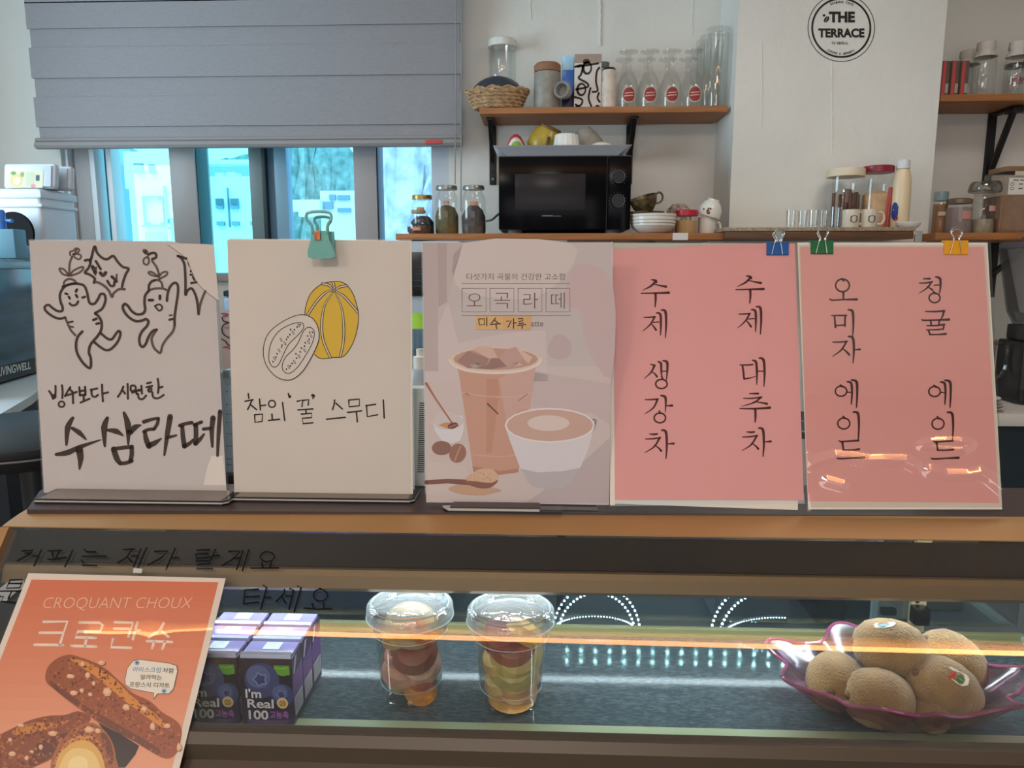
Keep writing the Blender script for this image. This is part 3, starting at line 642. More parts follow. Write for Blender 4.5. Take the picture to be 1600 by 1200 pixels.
# printed cup
q.fill([(370,-30),(385,20),(500,790),(600,805),(700,810),(850,790),(975,20),(985,-30)], (196,150,130), 1)
q.fill([(840,-30),(985,-30),(975,20),(945,290),(850,310),(760,420),(700,60)], (200,162,150), 1.3); q.fill([(600,60),(690,60),(700,180),(640,640),(600,640)], (190,140,118), 1.3)
q([(395,160),(550,190),(700,200),(850,195),(965,160)], 7, 4, rgb=(210,172,154), lift=1.6); q([(490,650),(700,668),(870,650)], 7, 3, rgb=(206,164,146), lift=1.6)
q.fill([(490,740),(700,780),(850,760),(850,790),(700,810),(500,790)], (178,128,112), 1.5)
p.oval(672,1010,360,104,(214,190,176),1.8); p.oval(672,1005,330,84,(186,146,130),2)
for pg, c in (([(370,1020),(460,940),(620,1000),(600,1062),(450,1075)],(160,122,112)),([(490,930),(540,905),(640,910),(690,990),(620,1000)],(206,172,156)),([(700,1000),(750,930),(830,910),(890,1000),(830,1062),(760,1062)],(190,152,142)),([(830,910),(960,990),(930,1040),(885,1000)],(210,178,162)),([(450,1075),(600,1062),(640,1000),(700,1000),(760,1062),(640,1085)],(150,112,102)),([(470,1050),(540,1030),(560,1065),(500,1075)],(206,184,172)),([(780,1040),(840,1020),(880,1050),(820,1065)],(206,180,166))): p.fill(pg, c, 2.4)
p([(312,990),(330,1040),(430,1090),(600,1112),(760,1110),(900,1090),(1005,1045),(1032,990)], 20, 4, rgb=(226,208,194), lift=2.8)
q([(610,255),(690,332)], [14,20,12], rgb=(112,76,66), lift=2); q([(440,172),(465,186)], 9, rgb=(150,106,92), lift=2); q([(850,232),(920,178)], 8, rgb=(170,124,110), lift=2)
# printed bowl cup
q([(1425,380),(1455,385),(1440,440),(1390,560)], 14, 3, rgb=(130,122,128), lift=2.2)
q.fill([(742,420),(790,560),(850,720),(920,860),(970,905),(1100,925),(1200,905),(1260,870),(1340,740),(1400,600),(1445,420)], (212,206,210), 2.6)
q.fill([(870,760),(1000,790),(1200,780),(1330,755),(1260,870),(1200,905),(1100,925),(970,905),(920,860)], (184,176,180), 2.8)
q.oval(1095,422,352,136,(226,218,216),3); q.oval(1095,422,338,124,(198,162,148),3.4); q.oval(1085,405,165,62,(214,196,188),3.8)
# honey pot, walnuts, spoon
q.fill([(185,400),(200,470),(250,540),(330,566),(400,540),(425,450),(415,350),(300,330)], (216,210,214), 2.6); q.fill([(190,385),(240,318),(330,325),(412,370),(400,425),(300,455),(215,440)], (204,192,190), 3, 3); q.fill([(225,420),(280,400),(370,405),(390,430),(300,450)], (196,142,96), 3.3)
q([(130,95),(200,210),(330,400)], [20,13,13], rgb=(168,104,84), lift=3.6); q.oval(338,425,42,24,(112,68,54),3.8,-.3); q([(310,440),(368,415)], 5, rgb=(190,140,110), lift=4)
q.oval(250,600,76,56,(140,100,86),2.6); q.oval(375,640,66,76,(152,108,92),3,.3); q([(352,700),(375,640),(400,585)], 12, 3, rgb=(186,140,118), lift=3.4)
q.fill([(300,920),(400,880),(560,890),(720,930),(640,955),(560,970),(400,960)], (196,156,130), 2, 3); q([(130,868),(300,858),(480,870)], [34,36,44], rgb=(128,84,74), lift=2.6)
q.fill([(420,850),(470,890),(560,915),(640,905),(690,850),(600,850)], (136,90,76), 2.8, 3); q.fill([(430,845),(500,790),(560,762),(650,768),(695,830),(640,870),(540,862)], (208,172,142), 3.2, 3)
for k in range(40): q.oval(random.uniform(450,680), random.uniform(790,860), 5, 4, random.choice([(180,138,112),(222,190,160)]), 3.6)
obj('print', a.bm(), ink_mat('glossy_ink', .35, .4), s3, True, smooth=False)
yf = atZ(720, 801, ZT).y
bm = new(); x = [atZ(k, 801, ZT).x for k in (700, 878, 940)]
slab(bm, [(x[0],yf),(x[1],yf),(x[1],yf+.03),(x[0]-.008,yf+.012)], ZT, ZT+.002); obj('foot', bm, footb, s3, True, smooth=False)
bm = new(); slab(bm, [(x[0],yf+.001),(atZ(843,800,ZT).x,yf+.001),(atZ(843,800,ZT).x,yf+.03),(x[0]-.008,yf+.012)], ZT+.002, ZT+.0046); obj('foot_core', bm, footw, s3, True, smooth=False)
bm = new(); slab(bm, [(x[0]+.002,yf+.0025),(atZ(843,800,ZT).x,yf+.0025),(atZ(843,800,ZT).x,yf+.045),(x[0]+.006,yf+.03)], ZT+.0046, ZT+.0064); obj('foot_cover', bm, mat('foot_brown', (58,44,42), rough=.35), s3, True, smooth=False)
bm = new(); box(bm, atZ(843,797,ZT).x, x[2]-.004, yf+.004, yf+.05, ZT+.0002, ZT+.0035, .001); obj('acrylic_foot', bm, acryl, s3, True, smooth=False)

# signs four and five: pink sheets with brush type
T = (78,34,30)
SYL = {
'수': [([(390,385),(422,392),(428,405)],[10,18,16]),([(425,395),(385,435),(320,468)],[18,16,4]),([(400,418),(450,430),(503,440)],[6,12,20]),([(308,492),(400,490),(525,487)],[8,12,20]),([(420,492),(422,540),(417,598)],[20,18,9])],
'제': [([(330,680),(375,679),(418,675)],[8,12,12]),([(413,678),(380,735),(320,788)],[16,13,4]),([(385,725),(405,750),(425,778)],[6,13,17]),([(402,719),(448,715)],9),([(428,645),(458,656),(463,730),(460,818)],[10,20,18,8]),([(465,622),(498,634),(504,730),(498,838)],[10,22,18,8])],
'생': [([(382,45),(415,55)],[8,16]),([(412,58),(385,110),(332,158)],[18,13,4]),([(390,105),(415,120),(432,142)],[6,13,16]),([(440,25),(463,40),(466,100),(470,145)],[10,20,16,8]),([(466,100),(508,100)],9),([(478,18),(511,30),(513,100),(505,175)],[10,22,16,6]),([(470,142),(478,164)],14)],
'강': [([(340,322),(390,322),(440,318)],[8,12,14]),([(436,320),(405,385),(335,435)],[18,13,4]),([(462,290),(496,302),(501,350),(497,420)],[12,22,16,6]),([(500,370),(550,369)],[7,20]),([(450,412),(460,430)],14)],
'차': [([(375,590),(410,593),(434,590)],[8,16,14]),([(342,630),(400,628),(460,618)],[8,12,12]),([(453,622),(410,690),(335,738)],[16,13,4]),([(412,675),(445,700),(465,722)],[6,13,18]),([(468,560),(502,575),(509,680),(503,782)],[12,22,18,9]),([(510,668),(563,665)],[7,18])],
'대': [([(1080,50),(1130,52),(1180,48)],[8,12,13]),([(1100,58),(1108,110),(1112,160)],[14,16,14]),([(1112,160),(1150,155),(1205,140)],[14,11,4]),([(1180,15),(1206,30),(1213,110),(1212,205)],[12,20,18,7]),([(1213,100),(1264,100)],9),([(1230,-2),(1264,12),(1273,110),(1268,220)],[12,22,18,7])],
'추': [([(1155,275),(1222,275)],[8,17]),([(1108,312),(1175,312),(1250,302)],[8,12,12]),([(1243,305),(1190,345),(1092,375)],[16,13,4]),([(1185,338),(1240,345),(1292,355)],[5,11,18]),([(1080,392),(1200,393),(1315,385)],[8,14,20]),([(1200,395),(1202,450),(1199,498)],[20,18,10])],
'오': [([(333,425),(348,440)],12),([(345,525),(345,565)],[16,12]),([(250,565),(270,574),(340,570),(438,568)],[8,12,10,18])],
'미': [([(262,680),(320,680),(366,680)],[8,12,13]),([(283,682),(290,762)],[12,14]),([(357,682),(355,755)],[14,12]),([(290,750),(360,745)],10),([(378,640),(409,653),(414,740),(410,820)],[10,20,15,7])],
'자': [([(272,865),(320,864),(370,860)],[8,11,13]),([(366,862),(330,920),(268,965)],[14,12,4]),([(335,905),(365,930),(385,952)],[6,13,16]),([(378,825),(411,838),(418,920),(412,1010)],[10,20,16,7]),([(418,918),(460,915)],[7,15])],
'청': [([(900,425),(945,425)],[8,15]),([(872,455),(920,454),(962,445)],[8,11,12]),([(956,448),(925,490),(870,525)],[14,11,4]),([(928,478),(962,502)],[6,14]),([(975,470),(1012,468)],9),([(985,412),(1016,425),(1019,480),(1012,528)],[10,20,14,7]),([(970,515),(985,527)],12)],
'귤': [([(915,652),(985,653),(1046,648)],[9,13,14]),([(1042,650),(1035,680),(1022,705)],[16,13,7]),([(888,708),(905,714),(980,712),(1078,708)],[7,12,11,18]),([(950,715),(955,745)],12),([(1012,712),(1008,742)],12),([(925,750),(985,750),(1046,742)],[8,11,14]),([(1044,745),(1038,775)],12),([(922,780),(985,779),(1040,773)],[8,10,10]),([(935,782),(946,810)],13),([(944,812),(1000,812),(1056,808)],[11,10,16])],
'에': [([(325,185),(338,198)],12),([(368,235),(400,235)],9),([(370,162),(399,173),(405,240),(400,318)],[10,18,15,8]),([(400,150),(436,163),(441,240),(436,340)],[10,20,16,8])],
'이': [([(343,403),(356,418)],12),([(412,372),(446,383),(453,470),(448,570)],[10,20,15,8])],
'드': [([(315,572),(330,578),(380,575),(450,570)],[8,12,12,14]),([(337,578),(346,635)],[16,12]),([(342,635),(400,636),(455,630)],[10,10,15]),([(300,690),(318,696),(400,692),(490,688)],[8,13,11,18])],
}
RING = {'생':(467,200,45,36,13),'강':(455,465,45,38,13),'오':(339,471,48,44,12),'청':(978,558,38,33,11),'에':(329,228,40,35,11),'이':(348,452,42,38,11)}
def syl(p, ch, dx=0, dy=0):
    p.dx, p.dy = dx, dy
    for pts, w in SYL[ch]: p(pts, w, 5 if len(pts) > 2 else 0)
    if ch in RING:
        x, y, rx, ry, w = RING[ch]; p.ring(x, y, rx, ry, w)
p0, nn, mp = sign_plane(793, 14, .003)
s4 = thing('menu_sign', 'pink sign under the blue clip, with two columns of brush lettering', 'menu sign', (atZ(1105,795,ZT).x, p0.y, ZT))
sheet('back_sheet', [(956,379),(1249,380),(1247,797),(957,787)], mp, -8, -6, whitep, s4)
sheet('holder', [(955,377),(1251,379),(1259,787),(953,791)], mp, -2.5, -.4, acryl, s4)
sheet('pink_sheet', [(957,389),(1040,387),(1128,382),(1242,380),(1256,782),(961,781)], mp, -.3, .4, pinkp, s4)
sheet('border', [(955,378),(957,378),(961,789),(953,789)], mp, -.3, 1.2, whitep, s4)
a = Art(mp); e = Pen(a, 940, 360, 5, T); f = Pen(a, 940, 560, 5, T)
syl(e,'수'); syl(e,'제'); obj('lettering', a.bm(), ink, s4, True, smooth=False); a = Art(mp); f = Pen(a, 940, 560, 5, T); syl(f,'생'); syl(f,'강'); syl(f,'차'); obj('lettering', a.bm(), ink, s4, True, smooth=False); a = Art(mp); e = Pen(a, 940, 360, 5, T); f = Pen(a, 940, 560, 5, T); syl(e,'수',740,-29); syl(e,'제',742,-26); obj('lettering', a.bm(), ink, s4, True, smooth=False); a = Art(mp); f = Pen(a, 940, 560, 5, T); syl(f,'대'); syl(f,'추'); syl(f,'차',758,-16)
obj('lettering', a.bm(), ink, s4, True, smooth=False)
p0, nn, mp5 = sign_plane(798, 14, .001)
s5 = thing('menu_sign', 'pink sign with a white border in a clear sleeve, under the green and yellow clips', 'menu sign', (atZ(1412,797,ZT).x, p0.y, ZT))
sheet('back_sheet', [(1246,379),(1543,379),(1566,796),(1263,796)], mp5, -6, -.5, whitep, s5)
sheet('pink_sheet', [(1250,386),(1537,386),(1561,786),(1262,783)], mp5, -.4, .4, mat('pink_paper_sleeved', (240,172,166), rough=.6), s5)
sheet('holder', [(1243,376),(1549,378),(1569,799),(1262,799)], mp5, -14, -8, acryl, s5)
a = Art(mp5); g = Pen(a, 1240, 340, 4.444, T); h = Pen(a, 1240, 560, 4.444, T)
for ch in '오미자': syl(g, ch)
obj('lettering', a.bm(), ink, s5, True, smooth=False); a = Art(mp5); h = Pen(a, 1240, 560, 4.444, T)
for ch in '에이드': syl(h, ch)
obj('lettering', a.bm(), ink, s5, True, smooth=False)
a = Art(mp5); g = Pen(a, 1240, 340, 4.444, T); h = Pen(a, 1240, 560, 4.444, T)
for ch in '청귤': syl(g, ch)
obj('lettering', a.bm(), ink, s5, True, smooth=False); a = Art(mp5); h = Pen(a, 1240, 560, 4.444, T)
for ch in '에이드': syl(h, ch, 649 if ch == '에' else 654, 2)
obj('lettering', a.bm(), ink, s5, True, smooth=False)
# clear sleeve film over sign five, with pressed creases that catch the ceiling tube
film = thin_glass('sleeve_film', (.985,.98,.975), .15, .02, .4)
def tilt(x, y, mpf):
    '''height per picture unit of a flank that mirrors the ceiling tube to the eye'''
    p = mpf(x, y, 0); v = EYE-p; L_ = Vector((0,-.385,2.67))-p
    half = (math.atan2(v.z, -v.y)+math.atan2(L_.z, -L_.y))/2-math.radians(14)
    return math.tan(half)*((p-EYE).dot(FWD)/FPX)/.00015
def crease_mesh(x0, y0, x1, y1, nx, ny, mpf, creases, lift, quad=None):
    bm = bmesh.new(); rows = []
    for j in range(ny+1):
        row = []
        for i in range(nx+1):
            u, v = i/nx, j/ny
            if quad: x, y = ((quad[0][k]*(1-u)+quad[1][k]*u)*(1-v)+(quad[3][k]*(1-u)+quad[2][k]*u)*v for k in (0,1))
            else: x, y = x0+(x1-x0)*u, y0+(y1-y0)*v
            hgt = 0
            for path, amp, wid in creases:
                best = 9e9
                for (ax, ay), (bx_, by) in zip(path, path[1:]):
                    dx, dy = bx_-ax, by-ay; t = max(0, min(1, ((x-ax)*dx+(y-ay)*dy)/(dx*dx+dy*dy)))
                    best = min(best, math.hypot(x-ax-t*dx, y-ay-t*dy))
                hgt += amp*math.exp(-(best/wid)**2) if amp > 0 else tilt(x, y, mpf)*max(0, wid-best)
            row.append(bm.verts.new(mpf(x, y, lift+hgt)))
        rows.append(row)
    for A, B in zip(rows, rows[1:]):
        for i in range(nx): bm.faces.new((A[i], A[i+1], B[i+1], B[i]))
    return bm
cr5 = [(cv(1240,560,4.444,[(80,690),(115,735),(200,705),(290,680),(400,690),(520,712),(620,705),(770,712),(840,745)]), -1, 12), (cv(1240,560,4.444,[(940,780),(1060,810),(1200,810),(1290,795),(1350,830),(1450,915)]), -1, 12),
       (cv(1240,560,4.444,[(885,600),(950,580),(1060,572),(1160,580),(1230,598),(1180,635),(1100,635),(990,620),(885,605)]), -1, 9), (cv(1240,560,4.444,[(230,850),(340,882)]), -1, 11)]
obj('sleeve', crease_mesh(1247, 383, 1563, 792, 190, 260, mp5, cr5, 5, [(1247,383),(1540,383),(1565,793),(1263,793)]), film, s5, True)

# ------------------------------------------------------------------ clips
wire = mat('clip_wire', (200,196,190), rough=.25, metal=.9)
def binder(name, px, py, w, rgb, label, mpf, nrm):
    c = mpf(px, py, 0); r = thing(name, label, 'clip', c)
    hgt = w*.52; m = mat('clip_'+label.split()[0], rgb, rough=.35)
    bm = new(); pf = [(-.0042,-hgt), (-.0052,-hgt-.0006), (-.0056,-hgt+.0006), (-.0050,-hgt+.0016), (-.0042,-hgt*.5), (-.0034,.0016), (.0034,.0016), (.0042,-hgt*.5), (.0048,-hgt), (.0040,-hgt), (.0030,0), (-.0028,0)]
    prism(bm, pf, -w/2, w/2); obj('body', bm, m, r)
    hp = [(-.0062,-hgt+.0004), (-.0050,-hgt*.5), (-.0034,.0008), (-.0030,.0040), (-.0054,.0078), (-.0058,.0105), (-.0040,.0130), (0,.0142), (.0040,.0130), (.0058,.0105), (.0054,.0078), (.0030,.0040), (.0034,.0008), (.0050,-hgt*.5), (.0062,-hgt+.0004)]
    hp = smooth_path([(x*w/.026, z) for x, z in hp], 3)
    bm = new(); tube(bm, [(x-.001, -.0062+max(0, z)*.12, z) for x, z in hp], .00055, 6); obj('wire_handle', bm, wire, r)
    bm = new(); tube(bm, [(x+.0048, .0064+max(0, z)*.1, z*(1 if z < 0 else 1.22)) for x, z in hp], .00055, 6); obj('wire_handle', bm, wire, r)
    return r
binder('binder_clip', 1214, 380, .0262, (20,84,156), 'blue binder clip on the top edge of the pink sign beside the latte poster', mp, None)
binder('binder_clip', 1283, 378, .0265, (28,104,58), 'green binder clip on the white bordered pink sign', mp5, None)
binder('binder_clip', 1492, 378, .0272, (232,160,20), 'yellow binder clip on the white bordered pink sign', mp5, None)
c = onplane(504, 376, (0, sign_plane(773,2)[0].y-.001, 0), Vector((0,-1,0)))
tc_ = thing('bulldog_clip', 'large pale teal plastic clip with a ring handle on the melon sign', 'clip', c)
teal = mat('teal_plastic', (126,196,186), rough=.25, trans=.25); k = 1/1156*.9
def L(x, y): return ((x-504)*k, (376-y)*k)
bm = new()
jaw = [L(x,y) for x, y in ((492,362),(516,362),(518,376),(524,392),(525,400),(518,403),(512,402),(506,403.5),(499,402),(491,403),(484,401),(484,392),(490,376))]
A = [bm.verts.new((x, -.012+(abs(z)*.14), z)) for x, z in jaw]; B = [bm.verts.new((x, -.008+(abs(z)*.14), z)) for x, z in jaw]
for i in range(len(A)): j = (i+1) % len(A); bm.faces.new((A[i], A[j], B[j], B[i]))
bm.faces.new(A[::-1]); bm.faces.new(B); bmesh.ops.recalc_face_normals(bm, faces=bm.faces); bmesh.ops.translate(bm, verts=bm.verts, vec=(0,.001,0)); obj('front_jaw', bm, teal, tc_, smooth=False)
bm = new(); box(bm, L(488,0)[0], L(520,0)[0], .004, .008, L(0,398)[1], L(0,362)[1], .0012); obj('back_jaw', bm, teal, tc_)
for y0, pts in ((-.010,[(493,366),(492,354),(485,345),(486,337),(494,334.5),(504,334),(514,334.5),(521,337),(522,345),(516,354),(515,366)]), (.002,[(496,366),(496,354),(492,347),(494,342),(504,340.5),(514,342),(517,347),(512,354),(512,366)])):
    bm = new(); tube(bm, [(L(x,y)[0], y0, L(x,y)[1]) for x, y in smooth_path(pts, 4)], .0017, 8); obj('ring_handle', bm, teal, tc_)
bm = new(); box(bm, L(497,0)[0], L(505.5,0)[0], -.0135, -.0115, L(0,376)[1], L(0,362)[1], .0006); obj('spring', bm, mat('copper_spring', (186,110,70), rough=.3, metal=.7), tc_)

# ------------------------------------------------------------------ lettering and poster on the front glass
def gmap(x, y, lift=0): return onplane(x, y, GA, GN)+GN*(.0004+.00015*lift)
a = Art(gmap); p = Pen(a, 0, 840, 6.667, (16,13,13)); q = Pen(a, 220, 840, 5, (16,13,13))
p.fill([(0,530),(100,450),(250,440),(260,520),(180,560),(60,670),(0,660)], (150,150,150), .5)
for pts in [[(230,140),(350,135),(300,180),(185,242)],[(260,165),(320,160)],[(430,130),(360,295)],[(340,195),(400,190)],[(500,140),(640,135)],[(545,145),(555,205)],[(625,140),(580,225)],[(500,225),(540,230),(690,208)],[(760,130),(680,305)],
 [(880,120),(900,150),(1000,150)],[(855,197),(1105,195)],[(850,235),(872,262),(860,290),(1010,293)],[(1290,125),(1400,120)],[(1370,130),(1320,210),(1230,262)],[(1330,205),(1375,255)],[(1370,195),(1430,190)],[(1470,120),(1395,305)],[(1530,105),(1435,330)],
 [(110,445),(240,440),(210,525),(70,530),(110,445)],[(90,480),(230,480)],[(0,560),(230,558)],[(125,565),(90,635)],[(5,615),(40,615),(15,665),(165,680)]]: p(pts, [13,18,18] if len(pts) < 4 else 16, 0)
for pts in [[(110,110),(215,105),(160,160),(60,215)],[(270,85),(200,250)],[(240,160),(298,158)],[(440,100),(540,95)],[(430,130),(530,128)],[(430,130),(435,165),(540,155)],[(585,92),(550,172)],[(560,145),(615,140)],[(435,185),(545,180),(540,205),(445,215),(435,245),(560,245)],
 [(690,110),(780,105),(720,170),(635,222)],[(720,165),(770,160)],[(800,100),(750,250)],[(845,95),(795,260)],[(945,195),(955,235)],[(1020,195),(1010,235)],[(862,240),(1075,238)],
 [(815,410),(920,405)],[(815,465),(925,460)],[(815,410),(805,520)],[(805,520),(920,505)],[(960,375),(985,390),(940,560)],[(970,470),(1015,468)],[(1125,405),(1120,440),(1060,500)],[(1105,465),(1130,510)],[(1130,460),(1170,455)],[(1165,400),(1195,410),(1160,560)],[(1225,380),(1255,390),(1200,580)],[(1340,515),(1350,550)],[(1430,510),(1430,550)],[(1278,552),(1380,560),(1490,556)],[(1400,395),(1412,408)]]: q(pts, [11,14,14] if len(pts) < 4 else 13, 0)
q.ring(990,150,55,38,10); q.ring(1405,452,55,46,11)
obj('glass_lettering', a.bm(), ink_mat('vinyl_ink', .6, .1), case, True, smooth=False)
gp = lambda x, y, lift=0: onplane(x, y, GA, GN)+GN*(.0032+.00015*lift)
bm0 = onplane(47,897,GA,GN); bm1 = onplane(354,905,GA,GN)
pst = thing('poster', 'orange pastry poster in a clear sleeve stuck on the front of the case', 'poster', (bm0+bm1)/2)
DN = GD*.31
def ext(x, y, d): return project(gp(x, y)+GD*d)
BL, BR = ext(47,897,.305), ext(354,905,.305)
sheet('sheet', [(47,897),(354,905),BR,BL], gp, -6, 0, mat('poster_white', (226,208,192), rough=.5), pst)
a = Art(gp); TLp, TRp = (52,907), (343,911); BLp, BRp = ext(52,907,.285), ext(343,911,.285)
def lerp(A, B, t): return (A[0]+(B[0]-A[0])*t, A[1]+(B[1]-A[1])*t)
top, midc, low = (214,112,76), (226,150,116), (236,176,140)
for k in range(24):
    t0, t1 = k/24, (k+1)/24
    u = (t0+t1)/2
    c = tuple(top[i]+(midc[i]-top[i])*min(1, u/.45) if u < .45 else midc[i]+(low[i]-midc[i])*((u-.45)/.55) for i in range(3))
    a.fill([lerp(TLp,BLp,t0), lerp(TRp,BRp,t0), lerp(TRp,BRp,t1), lerp(TLp,BLp,t1)], c, .6)
p = Pen(a, 0, 780, 4, (238,198,168)); q = Pen(a, 0, 960, 5, (240,214,194))
p.text('CROQUANT CHOUX', 270, 620, 1192, 700, bold=-.02, sl=24)
for pts in [[(355,65),(540,62),(480,245)],[(325,150),(510,150)],[(285,243),(505,245)],[(635,70),(790,72),(815,90),(795,140),(620,140),(600,185),(760,190)],[(690,195),(675,255)],[(572,252),(765,258)],[(910,68),(1050,72),(1015,180)],[(905,118),(1035,120)],[(1085,70),(1050,200)],[(1070,130),(1105,132)],[(895,200),(880,262),(1035,268)],[(1290,75),(1260,130),(1175,185)],[(1265,130),(1325,180)],[(1160,215),(1355,222)],[(1215,220),(1200,270)],[(1300,222),(1280,275)]]: q(pts, 21)
def inside(x, y, P):
    r = False
    for (ax, ay), (bx_, by) in zip(P, P[1:]+P[:1]):
        if (ay > y) != (by > y) and x < (bx_-ax)*(y-ay)/(by-ay)+ax: r = not r
    return r
def pastry(P, base, hi, dk, bits, lift, hb, db):
    q.fill(P, base, lift, 3); q.fill(db, dk, lift+.2, 3); q.fill(hb, hi, lift+.2, 3)
    xs = [v[0] for v in P]; ys = [v[1] for v in P]; k = 0
    while k < 330:
        x, y = random.uniform(min(xs), max(xs)), random.uniform(min(ys), max(ys))
        if inside(x, y, P) and all(inside(x+dx, y+dy, P) for dx, dy in ((14,0),(-14,0),(0,14),(0,-14))):
            c = random.choice([(128,62,38),(170,92,48),(146,74,46),(104,50,36),(190,112,56)]); q.oval(x, y, random.uniform(6,17), random.uniform(4,11), c, lift+.5+random.random()*.3, random.uniform(0,3)); k += 1
    for x, y, rx, ry in bits:
        ang = random.uniform(0, 3); pg = [(x+rx*random.uniform(.75,1.1)*math.cos(t*PI/3+ang), y+ry*random.uniform(.75,1.1)*math.sin(t*PI/3+ang)) for t in range(6)]
        q.fill([(u+4, v+5) for u, v in pg], (112,58,40), lift+.9); q.fill(pg, (222,166,126), lift+1.1); q.fill([(x+(u-x)*.6-3, y+(v-y)*.5-4) for u, v in pg], (236,190,150), lift+1.3)
P2 = [(-60,980),(0,950),(120,890),(250,830),(400,795),(520,790),(620,760),(700,790),(720,830),(640,900),(540,960),(480,1010),(440,1080),(420,1130),(320,1180),(200,1230),(0,1290),(-80,1300)]
pastry(P2, (142,72,44), (206,128,54), (104,52,38), [(425,935,42,26),(180,870,36,18),(335,1040,18,22),(110,1090,34,24),(225,1125,20,22),(95,985,22,18),(265,1075,18,14)], 1, [(120,900),(280,850),(430,850),(560,830),(440,890),(300,920),(150,950)], [(300,1020),(420,960),(560,930),(470,1010),(420,1110),(240,1190)])
P1 = [(370,470),(400,400),(470,345),(555,320),(640,340),(760,385),(850,440),(950,530),(1050,620),(1180,680),(1280,770),(1380,830),(1430,900),(1420,1000),(1390,1090),(1330,1130),(1250,1110),(1100,1020),(950,930),(800,860),(700,790),(560,690),(450,600),(380,540)]
q.fill([(780,850),(960,940),(1100,1030),(1070,1100),(990,1200),(900,1200),(860,960)], (52,30,27), 1.8)
pastry(P1, (156,80,48), (214,136,56), (116,58,40), [(565,490,40,22),(850,610,36,40),(1000,730,34,32),(1140,745,30,24),(1205,880,24,38),(1320,875,28,26),(660,395,22,24),(700,480,24,26),(590,620,38,24),(655,600,22,20),(720,630,20,18),(805,385,32,26),(745,545,16,20),(1410,1040,22,40)], 2.6, [(560,350),(700,380),(820,450),(920,520),(1040,640),(1160,730),(1300,850),(1285,890),(1150,800),(1000,690),(880,590),(760,490),(640,410)], [(400,520),(520,600),(680,720),(840,810),(1050,930),(1250,1050),(1240,1100),(1050,990),(820,860),(620,720),(450,600)])
P3 = [(400,1300),(410,1200),(430,1100),(500,990),(600,890),(700,850),(780,870),(850,930),(900,1020),(920,1120),(910,1300)]
pastry(P3, (168,96,56), (212,140,74), (112,58,40), [(710,905,45,28),(780,915,26,24)], 4.4, [(440,1200),(460,1110),(540,1000),(640,950),(740,960),(820,1040),(700,990),(560,1030),(480,1130)], [(760,880),(850,950),(890,1040),(900,1150),(850,1080),(810,960)])
q.fill([(440,1300),(455,1180),(480,1100),(560,1020),(650,985),(730,1005),(800,1080),(835,1190),(835,1300)], (222,170,88), 6.2, 3); q.fill([(480,1300),(500,1150),(570,1060),(660,1050),(740,1080),(790,1170),(790,1300)], (234,196,124), 6.5, 3); q.fill([(560,1300),(560,1150),(640,1110),(700,1150),(680,1300)], (240,212,150), 6.8, 3)
q.fill([(1005,430),(1050,368),(1100,356),(1330,385),(1395,405),(1402,450),(1370,590),(1335,628),(1245,628),(1212,672),(1212,622),(1030,588),(990,555),(988,520)], (122,84,66), 5.5); q.fill([(1010,430),(1054,372),(1103,361),(1328,389),(1390,409),(1397,450),(1366,587),(1332,623),(1243,623),(1216,660),(1217,618),(1034,584),(995,552),(993,520)], (232,222,206), 6)
BK = (58,44,40)
a.text('아이스크림', cv(0,960,5,[(1058,415),(1272,422),(1266,462),(1048,456)]), (84,146,196), 7, .006); a.text('처럼', cv(0,960,5,[(1288,424),(1370,428),(1362,468),(1280,462)]), BK, 7, .008)
a.text('얼려먹는', cv(0,960,5,[(1114,476),(1282,482),(1276,520),(1106,514)]), BK, 7, .008); a.text('프랑스식 디저트', cv(0,960,5,[(1030,532),(1342,542),(1336,580),(1022,574)]), BK, 7, .008)
for x, y in ((1085,385),(1295,605)):
    for t in range(3): q([(x-17*math.cos(t*PI/3), y-17*math.sin(t*PI/3)), (x+17*math.cos(t*PI/3), y+17*math.sin(t*PI/3))], 8, rgb=(76,140,204), lift=7)
obj('print', a.bm(), ink_mat('glossy_ink', .35, .4), pst, True, smooth=False)
pf = thin_glass('poster_film', (.985,.98,.975), .05, .012, .4)
q0 = [(52,887),(358,889),ext(358,889,.325),ext(42,893,.325)]
crp = [(cv(0,780,4,[(480,870),(700,880),(860,870),(900,915),(980,900),(1100,840),(1340,810)]), .7, 22)]
obj('sleeve', crease_mesh(0,0,0,0, 110, 110, lambda x, y, l=0: gp(x, y, l), crp, 10, q0), pf, pst, True)
sheet('tape', [(212,890),(226,891),(224,898),(211,897)], gp, 11, 12, mat('tape_white', (190,186,180), rough=.4), pst)
# ------------------------------------------------------------------ shelves on the kitchen wall
wood = mat('shelf_wood', (164,104,56), rough=.5, var=.18, vscale=7, stretch=(1,14,14))
iron = mat('black_iron', (20,19,22), rough=.45)
glass = thin_glass('jar_glass', (.98,.988,.988), .04, .02, .28)
glass_h = thin_glass('goblet_glass', (.97,.975,.97), .045, .02, .42)
whitec = mat('white_ceramic', (226,222,214), rough=.25)
greyc = mat('grey_ceramic', (150,142,132), rough=.5, var=.12, vscale=40)
def mpp(px, py, Y): return (atY(px, py, Y)-EYE).dot(FWD)/FPX     # metres per picture unit at a depth
def rootat(name, label, cat, px, z, Y, group=None, rz=0):
    return thing(name, label, cat, (atY(px, 360, Y).x if z < EZ+.3 else atY(px, 160, Y).x, Y, z), rz, group)
def turned(name, prof, s, m, parent, z=0, seg=32, c=(0,0), **k):
    bm = new(); lathe(bm, [(r*s, h*s+z) for r, h in prof], seg, (c[0],c[1],0)); return obj(name, bm, m, parent, **k)
YU = 2.66
ZU = atY(943, 166.7, YU).z; ZL = atY(900, 364.5, 2.42).z
